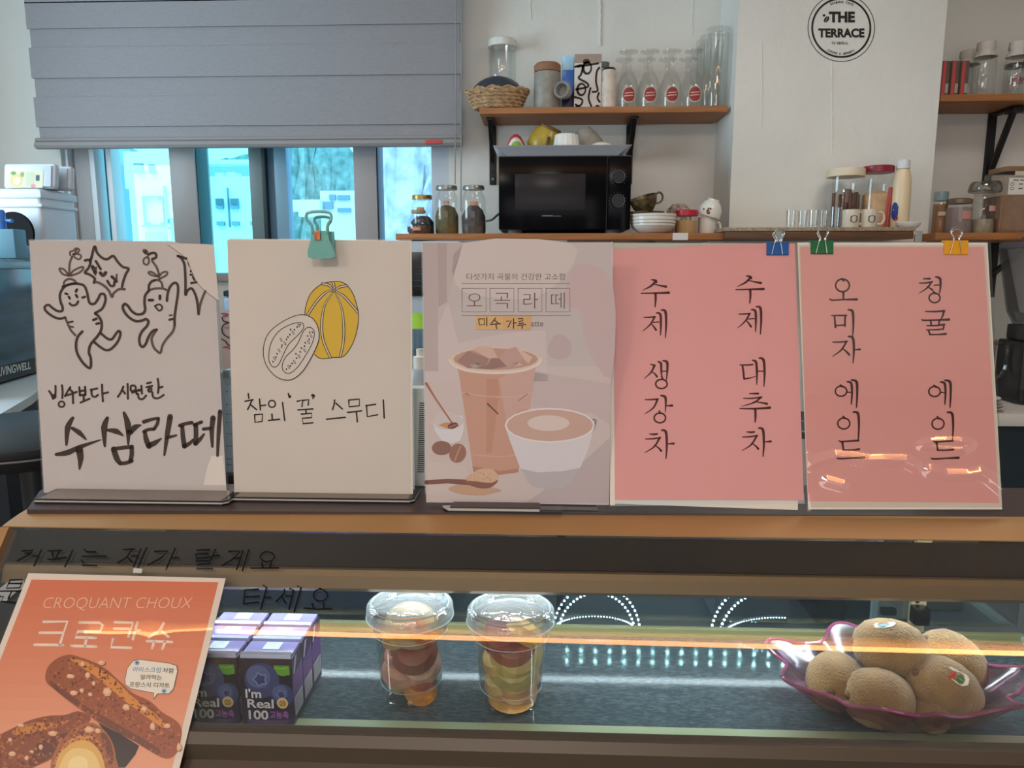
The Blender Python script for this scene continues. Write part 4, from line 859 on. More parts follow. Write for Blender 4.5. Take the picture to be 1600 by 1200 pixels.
def board(name, label, px0, px1, yf, z, py, thick=.020, group=None):
    t = thing(name, label, 'shelf', ((atY(px0,py,yf).x+atY(px1,py,yf).x)/2, YW, z))
    bm = new(); box(bm, atY(px0,py,yf).x, atY(px1,py,yf).x, yf, YW-.001, z-thick, z, .001); obj('board', bm, wood, t, True); return t
def bracket(t, px, py, z, depth, drop, w=.026):
    x = atY(px, py, YW).x; bm = new()
    box(bm, x-w/2, x+w/2, YW-.007, YW-.001, z-drop, z, .002); box(bm, x-w/2, x+w/2, YW-depth, YW-.002, z-.008, z-.0005, .002)
    pts = smooth_path([(x, YW-depth+.015, z-.006), (x, YW-depth*.6, z-drop*.25), (x, YW-.02, z-drop*.55), (x, YW-.008, z-drop*.75)], 5)
    for p, q in zip(pts, pts[1:]):
        box(bm, -w*.3, w*.3, 0, (Vector(q)-Vector(p)).length+.004, -.005, .005, 0, M=Matrix.Translation(p) @ Matrix.Rotation(math.atan2(q[2]-p[2], q[1]-p[1]), 4, 'X'))
    b = obj('bracket', bm, iron, t, True)
    bm = new(); lathe(bm, [(0,.006),(.005,.005),(.006,0)], 12, M=Matrix.Translation((x, YW-.006, z-drop+.02)) @ Matrix.Rotation(PI/2, 4, 'X')); obj('screw', bm, mat('screw_steel', (120,120,120), rough=.3, metal=.8), b, True)
u = board('wall_shelf', 'oiled wooden wall shelf holding goblets and the basket, above the microwave', 749, 1137, YU, ZU, 166.7)
bracket(u, 770, 200, ZU-.020, .16, .215); bracket(u, 984, 200, ZU-.020, .16, .215)
lo = board('wall_shelf', 'long wooden shelf carrying the microwave and glass jars', 618, 1131, 2.42, ZL, 364.5)
for px in (1000, 735): bracket(lo, px, 380, ZL-.020, .3, .2)
bm = new(); box(bm, atY(1051,370,2.418).x, atY(1075,370,2.418).x, 2.417, 2.4185, atY(1060,375,2.418).z, atY(1060,364,2.418).z); o = obj('price_label', bm, mat('label_paper', (222,214,206), rough=.7), lo, True)

# upper shelf: basket, canisters, packet, shaker, goblets, tall glasses
Y = 2.72; s = mpp(800, 150, Y)
b = rootat('wicker_basket', 'braided wicker basket at the end of the upper shelf, holding a dark bag', 'basket', 777, ZU, Y)
wick = mat('wicker', (176,142,104), rough=.8, var=.25, vscale=60)
bm = new(); lathe(bm, [(0,2),(34,2),(38,6),(43,20),(46,27),(44,28),(40,20),(33,7),(0,5)], 40, (0,0,0)); bmesh.ops.scale(bm, vec=(s,s*.62,s), verts=bm.verts); obj('lining', bm, wick, b)
for i, (r, h) in enumerate(((36,5),(39,10),(41,15),(43.5,20),(45.5,25))):
    bm = new(); n = 72; k1 = i*.5
    tube(bm, [((r+1.6*math.sin(18*t+PI*i))*s*math.cos(t), (r+1.6*math.sin(18*t+PI*i))*s*.62*math.sin(t), (h+1.3*math.cos(18*t+PI*i))*s) for t in (2*PI*q/n for q in range(n))], 2.5*s, 6, True); obj('weave', bm, wick, b)
for k, (h, ph) in enumerate(((28,0),(29.5,PI/2))):
    bm = new(); tube(bm, [((47+2*math.sin(12*t+ph))*s*math.cos(t), (47+2*math.sin(12*t+ph))*s*.62*math.sin(t), (h+2*math.cos(12*t+ph))*s) for t in (2*PI*q/84 for q in range(84))], 2.3*s, 6, True); obj('rim', bm, wick, b)
b2_ = rootat('plastic_bag', 'dark folded bag bulging out of the wicker basket', 'bag', 777, ZU+23*s, Y)
bm = new(); blob(bm, 1, (0,0,0), (41*s,24*s,29*s), noise=.06); obj('bag', bm, mat('dark_bag', (52,56,66), rough=.35, var=.2, vscale=25, bump=.4, bscale=20), b2_)
t = rootat('glass_canister', 'tall clear canister with a white lid behind the basket', 'canister', 785, ZU, 2.835); s = mpp(785,100,2.835)
turned('body', [(0,1),(20,1),(21,4),(21,103),(20,103),(20,5),(0,4)], s, glass, t); turned('lid', [(0,116),(20,116),(22,114),(22.5,104),(0,104)], s, whitec, t)
s = mpp(855,140,2.70)
t = rootat('ceramic_canister', 'grey ceramic canister with a wooden lid beside the patterned box', 'canister', 855, ZU, 2.72)
turned('body', [(0,0),(20,0),(21,2),(21,56),(0,56)], s, greyc, t); turned('lid', [(0,70),(18,70),(21,67),(21,57),(0,57)], s, mat('canister_wood_lid', (150,104,72), rough=.6, var=.1, vscale=20), t)
bm = new(); lathe(bm, [(0,-14),(10.5,-14),(12,-6),(13,0),(13,6),(11.5,8),(9.5,6),(8.5,-8),(0,-9)], 28, M=Matrix.Translation((24*s,-24*s,25*s)) @ Matrix.Rotation(math.radians(-20),4,'Z') @ Matrix.Rotation(PI/2,4,'X') @ Matrix.Scale(s,4)); obj('side_cup', bm, mat('side_cup_grey', (160,156,152), rough=.4), t)
t = rootat('tea_box', 'tall box printed with black ribbon curves', 'box', 917, ZU, 2.74, rz=0); s = mpp(917,120,2.70)
bm = new(); box(bm, -21*s, 21*s, -.04, .06, 0, 83*s, .001); obj('carton', bm, mat('box_cream', (220,208,202), rough=.6), t)
a = Art(lambda x, y, l=0: Vector(((x-917)*s, -.0405-.0002*l, (166-y)*s))); c4 = (44,38,38)
a.fill([(896,84),(938,84),(938,97),(896,97)], (168,150,138), 1)
p = Pen(a, 700, 20, 5.333, c4)
for pts in [[(1050,440),(1110,430),(1100,500),(1080,530),(1150,570),(1155,600),(1060,620)],[(1250,450),(1230,480),(1225,560),(1240,630),(1200,640)],[(1180,610),(1165,690),(1190,760),(1180,780)],[(1050,680),(1110,700),(1105,740),(1060,760)],[(1250,650),(1240,690),(1258,720)],[(1058,740),(1120,780)],[(1070,440),(1240,415)]]: p(pts, 16, 4)
for x, y in ((1150,450),(1105,620)): p([(x+34*math.cos(q*PI/8), y+46*math.sin(q*PI/8)) for q in range(16)], [12,22,12], 0, True)
p.oval(1240,770,24,26,c4,2); p.oval(1142,400,30,22,(90,52,46),2)
obj('print', a.bm(), ink, t, smooth=False)
t = rootat('foil_pack', 'shiny blue foil pack squeezed between the grey canister and the patterned box', 'pack', 886.5, ZU, 2.76); s = mpp(886,120,2.72)
for za, zb_, nm, m in ((.5,29,'foil_bottom',mat('navy_film', (22,28,66), rough=.25)),(29,62,'body',mat('blue_film', (70,124,214), rough=.2)),(62,83,'foil_top',mat('pale_blue_film', (176,220,246), rough=.2))):
    bm = new(); box(bm, -9*s, 9*s, -.03, .03, za*s, zb_*s, .0008); obj(nm, bm, m, t)
t = rootat('spice_jar', 'small jar with a pale blue body, mostly hidden behind the white shaker', 'jar', 941, ZU, 2.82); s = mpp(941,120,2.82)
turned('body', [(0,0),(9,0),(9.5,2),(9.5,70),(0,70)], s, mat('pale_blue_jar', (170,196,206), rough=.2), t); turned('lid', [(0,79),(10,79),(10,71),(0,71)], s, mat('grey_lid', (110,112,112), rough=.4), t)
t = rootat('salt_shaker', 'white ceramic shaker with a black top beside the goblets', 'shaker', 951, ZU, 2.70); s = mpp(951,140,2.70)
turned('body', [(0,0),(10.5,0),(11.5,3),(11.5,38),(10,44),(11,48),(10.5,57),(0,57)], s, mat('shaker_cream', (218,200,184), rough=.4, var=.12, vscale=25), t); turned('cap', [(0,61),(9,60.5),(10.5,58),(10.5,56.5),(0,56.5)], s, iron, t)
# goblets stand on their rims
s = mpp(1030,130,2.71)
gob = [(15.5,0),(16.2,8),(17,20),(16,34),(12,47),(6.5,55),(4,57),(5.5,60),(4,64),(2.8,68),(4.5,72),(3,76),(5,80),(11,82.5),(14.5,83.5),(14.8,85),(0,85.5)]
def goblet(px, Y, label, badge, first=None):
    loc = (atY(px,140,Y).x, Y, ZU)
    if first: return dup(first, loc, label)
    r = thing('goblet', label, 'glass', loc, group='upturned goblets on the upper shelf'); turned('bowl', gob, s, glass_h, r, seg=28)
    a = Art(lambda x, y, l=0: Vector((16.6*s*math.sin(x/16.6), -16.6*s*math.cos(x/16.6)-.0006-.0002*l, y*s)))
    for k in range(-9, 10): h_ = 10.5*math.sqrt(1-(k/10)**2); a.line([(k,18-h_),(k,18+h_)], 1.1, (140,58,58) if abs(k) > 7 else (152,60,60), 1, caps=False)
    a.line([(-7,16),(-3,16.3),(0,16.5),(3,16.7),(7,17)], 1.6, (224,170,160), 3); a.line([(-6,20),(-3,20.3),(0,20.5),(3,20.7),(7,21)], 1.4, (224,170,160), 3)
    a.line([(-10*math.cos(q*PI/12), 18+11.5*math.sin(q*PI/12)) for q in range(25)], 1.2, (206,190,160), 3)
    obj('red_badge', a.bm(), ink, r); return r
names = ['nearest the white shaker', 'second from the white shaker', 'third from the white shaker', 'beside the tall tumblers']
g0 = None
for px, nm in zip((981,1014,1048,1083), names):
    o = goblet(px, 2.70, 'upturned goblet with a red badge, front row, '+nm, True, g0); g0 = g0 or o
gb = None
for px, nm in zip((975,1009,1042,1074), names):
    loc = (atY(px,140,2.80).x, 2.80, ZU)
    if gb is None: gb = thing('goblet', '', 'glass', loc, group='upturned goblets on the upper shelf'); turned('bowl', gob, s, glass_h, gb, seg=28); o = gb
    else: o = dup(gb, loc)
    o['label'] = 'upturned goblet in the back row, '+nm
tall = [(14.5,0),(14.8,4),(17,90),(17.5,112),(17.6,118),(0,119),(0,112),(15.6,110),(13.4,2)]
t0 = None
for px, Y, nm, k in ((1121,2.70,'tall upturned tumbler at the front, beside the column',1),(1110,2.785,'tall upturned tumbler just behind the front tumbler',.95),(1104,2.84,'tall upturned tumbler farthest back against the wall',.84)):
    s = mpp(1121,100,2.70)*k
    if t0 is None: t0 = thing('tumbler', nm, 'glass', (atY(px,100,Y).x, Y, ZU), group='tall tumblers'); turned('glass', tall, s, glass_h, t0)
    else: o = dup(t0, (atY(px,100,Y).x, Y, ZU), nm); 

# microwave with its tray of bowls
t = rootat('microwave', 'black microwave oven with two round dials on the lower shelf', 'microwave', 881.5, ZL, 2.47)
s = mpp(881,300,2.47); mw = mat('microwave_black', (12,12,15), rough=.14, spec=.1); mwc = mat('microwave_case', (30,30,34), rough=.35)
ym = lambda py: (362-py)*s
bm = new(); box(bm, -103.5*s, 103.5*s, .012, .345, ym(355), ym(242), .004); obj('casing', bm, mwc, t)
bm = new(); box(bm, -103*s, 67*s, -.004, .013, ym(355), ym(244), .003); d = obj('door', bm, mw, t)
bm = new(); box(bm, (804-881.5)*s, (914-881.5)*s, -.0046, -.0035, ym(325.5), ym(270), .001); obj('window', bm, mat('microwave_window', (50,46,48), rough=.2, spec=.1), d)
bm = new(); box(bm, 68*s, 103*s, -.003, .013, ym(355), ym(244), .003); obj('control_panel', bm, mw, t)
a = Art(lambda x, y, l=0: Vector(((x-881.5)*s, -.005-.0002*l, ym(y))))
for cx, cy in ((965,275.5),(963.5,312)):
    for k in range(16):
        if 3 <= k <= 5: continue
        an = k*PI/8; a.line([(cx+12*math.cos(an), cy+12*math.sin(an)), (cx+13.6*math.cos(an), cy+13.6*math.sin(an))], .7, (84,84,90))
    obj('dial_marks', a.bm(), ink, t, smooth=False); a = Art(a.m)
a.line([(847,334),(863,334)], 2.2, (110,110,112)); a.line([(864,334.5),(876,334.6)], 1.5, (92,92,96)); a.line([(947,246),(947,354)], .5, (70,70,78))
obj('maker_mark', a.bm(), ink, t, smooth=False)
for py in (275.5, 312):
    bm = new(); lathe(bm, [(0,.016),(8.5*s,.016),(9.5*s,.013),(10*s,0)], 28, M=Matrix.Translation(((964.5-881.5)*s, -.003, ym(py))) @ Matrix.Rotation(PI/2,4,'X')); k = obj('dial', bm, mat('dial_black', (13,13,16), rough=.25), t)
    bm = new(); tube(bm, [((964.5-881.5)*s+9.6*s*math.cos(q*PI/14), -.0195, ym(py)+9.6*s*math.sin(q*PI/14)) for q in range(28)], .0006, 6, True); obj('dial_ring', bm, mat('dial_chrome', (150,150,156), rough=.25, metal=.8), k)
for x in (-78,78):
    for y in (.05,.3): bm = new(); lathe(bm, [(0,0),(12*s,0),(12*s,ym(354)),(0,ym(354))], 16, (x*s,y,0)); obj('foot', bm, mat('foot_grey', (120,118,118), rough=.5), t)
bm = new(); tube(bm, smooth_path([(-103*s,.16,ym(322)), (-112*s,.20,ym(327)), (-122*s,.26,ym(332)), (-136*s,.38,ym(331))], 4), .004, 8); obj('power_cord', bm, iron, t)
ZM = ZL+ym(242)
t = thing('serving_tray', 'white rectangular flared tray on top of the microwave', 'tray', (atY(877,235,2.62).x, 2.62, ZM)); s = mpp(877,235,2.62)
bm = new(); lv = [(82,50,.2),(84,52,.2),(101,66,13.5),(102,67,14.2),(100,65,14.6),(86,53,11.5)]
R = [[bm.verts.new((x*s*sx, y*s*sy, h*s)) for sx, sy in ((-1,-1),(1,-1),(1,1),(-1,1))] for x, y, h in lv]
for A, B in zip(R, R[1:]):
    for k in range(4): bm.faces.new((A[k], A[(k+1)%4], B[(k+1)%4], B[k]))
bm.faces.new(R[0][::-1]); bm.faces.new(R[-1]); bmesh.ops.recalc_face_normals(bm, faces=bm.faces); bmesh.ops.bevel(bm, geom=bm.edges[:], offset=.004, segments=2, affect='EDGES'); obj('dish', bm, mat('tray_white', (206,208,214), rough=.3), t)
ZT2 = ZM+11.7*s
def onT(name, label, cat, px, Y, group=None, z=0): return thing(name, label, cat, (atY(px,220,Y).x, Y, ZT2+z), group=group)
s = mpp(850,220,2.6)
dome = lambda r, h: [(r,0)]+[(r*math.cos(q*PI/14), h*math.sin(q*PI/14)) for q in range(1,7)]+[(0,h)]
for px, Y, r, h, c, nm in ((806,2.66,17,33,(196,48,62),'red bowl, tallest of three nested toy-bright bowls on the tray'),(806,2.63,15,26,(228,218,206),'white bowl nested between the red and green bowls'),(807,2.60,12,18,(140,178,62),'lime green bowl, smallest of the nested bowls')):
    o = onT('bowl', nm, 'bowl', px, Y, 'nested bowls on the tray'); turned('shell', [(r,0),(r*1.02,4),(r*.86,h*.5),(r*.5,h*.88),(r*.2,h),(0,h)], s, mat('bowl_'+nm.split()[0], c, rough=.4), o)
o = thing('mug', 'mustard yellow mug tipped over with its brown base up', 'mug', (atY(846,226,2.66).x, 2.66, ZT2+.014), rot=(math.radians(14), math.radians(24), 0))
ym_ = mat('mustard_glaze', (168,140,44), rough=.3, var=.12, vscale=30)
turned('body', [(25,0),(27,6),(26.5,18),(22,30),(17,36),(16,38),(0,38)], s, ym_, o); turned('base', [(16.5,36.5),(17,40),(14.5,40.5),(13.5,38.5),(0,38.5)], s, mat('mug_base_brown', (112,84,44), rough=.6), o)
bm = new(); tube(bm, smooth_path([(4*s,-24*s,26*s),(6*s,-33*s,22*s),(7*s,-34*s,12*s),(5*s,-26*s,7*s)],4), .0052, 8); obj('handle', bm, mat('mug_handle_brown', (74,52,34), rough=.4), o)
o = onT('ramekin', 'white fluted dish turned upside down in the middle of the tray', 'dish', 885, 2.58)
bm = new(); lathe(bm, [(24*s,0),(23.5*s,3*s),(20*s,10*s),(17.5*s,25*s),(16*s,26*s),(0,26*s)], 64, wob=lambda a, r, z: 1+.03*math.cos(16*a)); obj('dish', bm, whitec, o)
o = thing('bowl', 'grey stoneware bowl tipped on its side at the back of the tray', 'bowl', (atY(921,220,2.68).x, 2.68, ZT2+.024), rot=(math.radians(-6), math.radians(-22), 0))
turned('shell', [(25,0),(24.5,6),(20,20),(15,28),(14,31),(0,31),(0,28),(13,26),(19,17),(23.5,2)], s, greyc, o)
o = onT('bowl', 'small white bowl upturned at the right end of the tray', 'bowl', 940, 2.57); turned('shell', [(22,0),(22,2),(17,9),(9,13),(0,13.5)], s, whitec, o)

# lower shelf: glass jars, crockery
def jar(label, px, Y, prof, lidprof, lidm, fill, fillm, labelq=None, rz=0, s=None, gm=None, z=None, name='glass_jar', cat='jar', group=None, lc=(206,150,120)):
    z = ZL if z is None else z; t = thing(name, label, cat, (atY(px,340,Y).x, Y, z), group=group); s = s or mpp(px,340,Y)
    turned('body', prof, s, gm or glass, t)
    if lidprof: turned('lid', lidprof, s, lidm, t)
    if fill:
        bm = new(); lathe(bm, [(r*s, h*s) for r, h in fill], 28, wob=lambda a, r, zz: 1+.05*math.sin(7*a+zz*90)); obj('contents', bm, fillm, t)
    if labelq:
        x0, x1, h0, h1, r = labelq; a = Art(lambda x, y, l=0: Vector((r*s*math.sin(x/r), -r*s*math.cos(x/r)-.0008-.0002*l, y*s)))
        n = 6
        for k in range(n): a.fill([(x0+(x1-x0)*k/n,h0),(x0+(x1-x0)*(k+1)/n,h0),(x0+(x1-x0)*(k+1)/n,h1),(x0+(x1-x0)*k/n,h1)], lc, 1)
        for k in range(2): a.line([(x0+1.5,h1-(h1-h0)*(.35+.35*k)),(x1-1.5,h1-(h1-h0)*(.35+.35*k))], .8, (120,80,66), 2)
        obj('label', a.bm(), ink, t)
    return t
tin = mat('tin_lid', (150,148,142), rough=.3, metal=.7); goldl = mat('gold_lid', (176,138,66), rough=.35, metal=.6)
leaf = mat('dried_citrus', (128,104,62), rough=.8, rgb2=(78,82,58), vscale=28, bump=.8, bscale=40); petal = mat('dried_flowers', (112,100,94), rough=.8, rgb2=(66,58,58), vscale=25, bump=.8, bscale=40)
tallp = [(0,0),(17,0),(18.5,3),(18.5,50),(17,58),(13.5,65),(13.5,70)]
tl_ = [(0,75),(16,75),(17,73),(17,69),(0,69)]
jar('tall glass jar of dried citrus, between the small jars and the jar of dried flowers', 698, 2.55, tallp, tl_, tin, [(0,1),(16.5,1.5),(17.5,5),(17.3,30),(13,42),(4,46),(0,44)], leaf, (-3,7,46,51,18.8))
jar('tall glass jar of greyish dried flowers beside the microwave', 740, 2.55, [(r*1.06,h) for r,h in tallp], tl_, tin, [(0,1),(17,1.5),(18,5),(18,28),(14,38),(6,46),(0,44)], petal, (-4,9,44,50,20))
jar('small glass jar with a gold lid at the end of the lower shelf', 660, 2.62, [(0,0),(17,0),(18.5,3),(19,34),(17,46),(14,53),(14,56)], [(0,62),(15,62),(15.5,60),(15.5,56),(0,56)], goldl, [(0,1),(16.5,1.5),(17.5,5),(17.5,22),(10,30),(0,31)], mat('dark_tea', (48,42,44), rough=.8, var=.3, vscale=30), (-6,6,38,43,18))
o = jar('round squat glass jar with a label in front of the gold lidded jar', 654, 2.52, [(0,0),(16,0),(19,6),(19,14),(15,24),(10,31),(10,34)], [(0,38),(11,38),(11.5,35),(11,33),(0,33)], mat('beige_lid', (166,146,122), rough=.6), [(0,1),(15,1.5),(17.5,6),(17,12),(10,14),(0,14)], mat('mixed_tea', (96,66,58), rough=.8, var=.4, vscale=40), (-7,6,6,11,19.4))
s = mpp(1020,350,2.5)
t = rootat('serving_bowl', 'wide white bowl with a dark beaded inner rim, beside the microwave', 'bowl', 1020, ZL, 2.50)
turned('bowl', [(0,0),(16,0),(24,3),(32,9),(34.5,13),(34,15),(35,18),(34.5,20),(35.5,23),(35,25),(36,30),(34.5,30.5),(33,18),(20,6),(0,5)], s, whitec, t, seg=48)
for k in range(3): bm = new(); tube(bm, [(35.3*s*math.cos(q*PI/24), 35.3*s*math.sin(q*PI/24), (16.5+k*5)*s) for q in range(48)], .5*s, 6, True); obj('ridge', bm, mat('bowl_band', (196,180,160), rough=.4), t)
dk = mat('dark_bronze_glaze', (70,60,44), rough=.3, metal=.3, rgb2=(128,110,70), vscale=60)
t2 = rootat('saucer', 'dark saucer lying in the wide white bowl', 'saucer', 1010, ZL+27*s, 2.50); turned('plate', [(0,0),(14,0),(26,5),(27,7),(25,7),(13,3),(0,3)], s, dk, t2)
t3 = thing('teacup', 'gold and brown teacup tilted on the dark saucer', 'cup', (atY(1010,330,2.50).x, 2.50, ZL+34*s), rot=(math.radians(10), math.radians(-17), 0))
turned('cup', [(0,2),(10,2),(11,0),(12,2),(18,9),(21,18),(22,24),(20.5,24),(16,10),(0,5)], s, dk, t3)
bm = new(); tube(bm, smooth_path([(18*s,0,8*s),(26*s,0,9*s),(30*s,0,16*s),(27*s,0,23*s),(21*s,0,22*s)],4), 1.5*s, 8); obj('handle', bm, dk, t3)
flor = mat('floral_china', (206,190,178), rough=.25, rgb2=(120,84,70), vscale=70)
t = rootat('bowl', 'flower patterned bowl upturned behind the red lidded jar', 'bowl', 1059, ZL, 2.68); s = mpp(1059,340,2.68); turned('shell', [(20,0),(20,32),(17,42),(10,49),(0,50)], s, flor, t)
s = mpp(1072,345,2.52)
jar('squat jar with a bright red lid and tan powder inside', 1072.5, 2.52, [(0,0),(15.5,0),(17,2),(17,27),(16,28)], [(0,37),(16,37),(17.5,36),(17.5,28),(0,28)], mat('red_lid', (184,30,52), rough=.35), [(0,1),(15.5,1),(16.2,3),(16.2,21),(0,21)], mat('tan_powder', (196,160,112), rough=.9))
t = rootat('mug', 'white mug under the tilted floral cup, beside the column', 'mug', 1104, ZL, 2.54); s = mpp(1104,345,2.54)
turned('cup', [(0,0),(12.5,0),(13.5,2),(13.5,26),(12.3,26),(12.3,3),(0,2.5)], s, whitec, t)
bm = new(); tube(bm, smooth_path([(13*s,0,5*s),(19*s,0,5*s),(21*s,0,12*s),(18*s,0,19*s),(13*s,0,18*s)],4), 1.8*s, 8); obj('handle', bm, whitec, t)
t = thing('teacup', 'white floral teacup lying upside down on the white mug', 'cup', (atY(1106,345,2.54).x, 2.54, ZL+28*s), rot=(math.radians(6), math.radians(16), 0))
turned('cup', [(18,0),(18.5,2),(17.5,12),(13,21),(9,24),(9,27),(0,27)], s, whitec, t)
a = Art(lambda x, y, l=0: Vector((18.6*s*math.sin(x/18.6), -18.6*s*math.cos(x/18.6)-.0005, y*s)))
for k in range(9): a.dot(-12+random.uniform(-4,9), 8+random.uniform(-5,4), 1.6, 1.3, random.choice([(140,60,60),(90,80,50),(120,90,60)]), 1)
obj('flower_print', a.bm(), ink, t)

# column ledge and its things
ZK = atY(1280, 355, 2.40).z
lg = thing('stone_ledge', 'speckled stone ledge on a dark wooden board, fixed to the column', 'shelf', (atY(1280,360,2.40).x, YC, ZK))
s = mpp(1280,360,2.40)
bm = new(); box(bm, atY(1131,360,2.40).x, atY(1431,360,2.40).x, 2.40, YC-.001, ZK-6*s, ZK, .002); obj('stone_slab', bm, mat('speckled_stone', (176,156,130), rough=.5, rgb2=(132,116,98), vscale=180), lg, True)
bm = new(); box(bm, atY(1133,360,2.40).x, atY(1429,360,2.40).x, 2.402, YC-.001, ZK-18*s, ZK-6*s, .003); obj('board', bm, mat('dark_shelf_wood', (98,64,40), rough=.5, var=.2, vscale=8, stretch=(1,12,12)), lg, True)
for px in (1218, 1436): bm = new(); box(bm, atY(px-5.5,360,2.40).x, atY(px+5.5,360,2.40).x, 2.398, 2.4005, ZK-40*s, ZK-6*s, .0008); obj('strap', bm, mat('strap_grey', (150,156,150), rough=.5), lg, True)
def onK(name, label, cat, px, Y, group=None): return thing(name, label, cat, (atY(px,340,Y).x, Y, ZK), group=group)
sg = None
for px, Y, nm in ((1236,2.47,'leftmost of the shot glasses on the stone ledge'),(1254,2.50,'second shot glass on the stone ledge, from its free end'),(1271,2.47,'third shot glass on the stone ledge, from its free end'),(1287,2.50,'shot glass on the stone ledge nearest the mugs')):
    s = mpp(px,340,Y)
    if sg is None: sg = onK('shot_glass', nm, 'glass', px, Y, 'shot glasses'); turned('glass', [(0,0),(7,0),(8,28),(7.2,28),(6.4,5),(0,4)], s, glass_h, sg)
    else: dup(sg, (atY(px,340,Y).x, Y, ZK), nm)
s = mpp(1330,340,2.44)
for px, nm in ((1305,'clear ribbed glass beside the first mug'),): o = onK('tumbler', nm, 'glass', px, 2.45); turned('glass', [(0,0),(9,0),(10,32),(9,32),(8.4,4),(0,3)], s, glass_h, o)
mg = None
for px, nm in ((1329.5,'small cream mug with a dark printed emblem, in front of the brown sticks'),(1357,'small cream mug in front of the red lidded canister')):
    if mg is None:
        mg = onK('mug', nm, 'mug', px, 2.425, 'small mugs on the ledge'); turned('cup', [(0,0),(11.5,0),(12.3,1.5),(12.8,27),(11.6,27),(11.2,3),(0,2.5)], s, mat('cream_mug', (222,208,188), rough=.3), mg)
        bm = new(); tube(bm, smooth_path([(12*s,-.003,23*s),(20*s,-.003,22*s),(23*s,-.003,14*s),(20*s,-.003,6*s),(12.3*s,-.003,5*s)],4), 2*s, 8); obj('handle', bm, mat('cream_mug', (222,208,188)), mg)
        a = Art(lambda x, y, l=0: Vector((12.8*s*math.sin(x/12.8), -12.8*s*math.cos(x/12.8)-.0005-.0002*l, y*s)))
        for k in range(4): a.line([(-5,9+2.4*k),(5,9+2.4*k)], 1.1, (60,54,54), 1)
        a.line([(5.4*math.cos(q*PI/8), 12.5+5.2*math.sin(q*PI/8)) for q in range(16)], .8, (60,54,54), 2, closed=True); obj('emblem', a.bm(), ink, mg)
    else: dup(mg, (atY(px,340,2.425).x, 2.425, ZK), nm)
o = jar('wide canister of brown sticks with a cream lid', 1317, 2.53, [(0,0),(25,0),(26.5,2),(26.5,78),(25,79)], [(0,91),(27,91),(28,89),(28,79),(0,79)], mat('cream_lid', (222,206,180), rough=.5), None, None, z=ZK, name='canister', cat='canister')
s = mpp(1323,340,2.53); st = mat('brown_sticks', (104,66,48), rough=.7, var=.2, vscale=40); rods = [(-18,-6),(-2,-12),(4,-13),(10,-10),(15,-4),(-6,0),(8,2),(18,-8),(20,3),(0,-4)]
for k, (x, y) in enumerate(rods): bm = new(); tube(bm, [(x*s, y*s, 2*s), (x*s*1.02, y*s, (56+random.uniform(-4,6))*s)], 2.6*s, 8); obj('stick', bm, st, o)
o = jar('tall canister with a dark red lid, holding red and beige sticks', 1367, 2.53, [(0,0),(20,0),(22,2),(22,84),(20,85)], [(0,95),(22,95),(23,94),(23,85),(0,85)], mat('crimson_lid', (140,32,52), rough=.35), [(0,1),(19.5,1),(20.5,3),(20.5,52),(8,58),(0,56)], mat('beige_grain', (204,166,126), rough=.8, var=.1, vscale=30), z=ZK, name='canister', cat='canister')
s = mpp(1372,340,2.53)
for x0, x1 in ((6,11),(10,13)): bm = new(); tube(bm, [(x0*s, -20.6*s, 2*s), (x1*s, -19*s, 62*s)], 1.9*s, 8); obj('red_stick', bm, mat('red_stick', (176,74,66), rough=.5), o)
o = onK('syrup_bottle', 'cream coloured plastic bottle with a white cap and a blue label', 'bottle', 1405, 2.49); s = mpp(1407,340,2.50)
turned('body', [(0,0),(13,0),(14,3),(14,40),(13.4,70),(11,84),(8,90),(0,90)], s, mat('cream_bottle', (226,204,168), rough=.35), o); turned('cap', [(0,103),(8.5,103),(9.5,101),(10,90),(0,90)], s, mat('cap_white', (214,214,216), rough=.4), o)
a = Art(lambda x, y, l=0: Vector((14.1*s*math.sin(x/14.1), -14.1*s*math.cos(x/14.1)-.0006-.0002*l, y*s)))
[a.line([(-14+k,26-13*math.sqrt(1-(k/6)**2)),(-14+k,26+13*math.sqrt(1-(k/6)**2))], 1.1, (44,62,132), 1, caps=False) for k in range(-5,6)]; a.dot(-12,15,4,4,(170,60,52),2); a.line([(-16,28),(-9,34)], 1.6, (220,220,226), 2); obj('label', a.bm(), ink, o)
o = onK('soap_dish', 'small white oval dish at the free end of the ledge', 'dish', 1420, 2.46)
bm = new(); lathe(bm, [(0,0),(13*s,0),(18*s,4*s),(18.5*s,8*s),(17*s,9*s),(0,6*s)], 32); bmesh.ops.scale(bm, vec=(1,.55,1), verts=bm.verts); obj('dish', bm, mat('dish_white', (214,208,206), rough=.35), o)

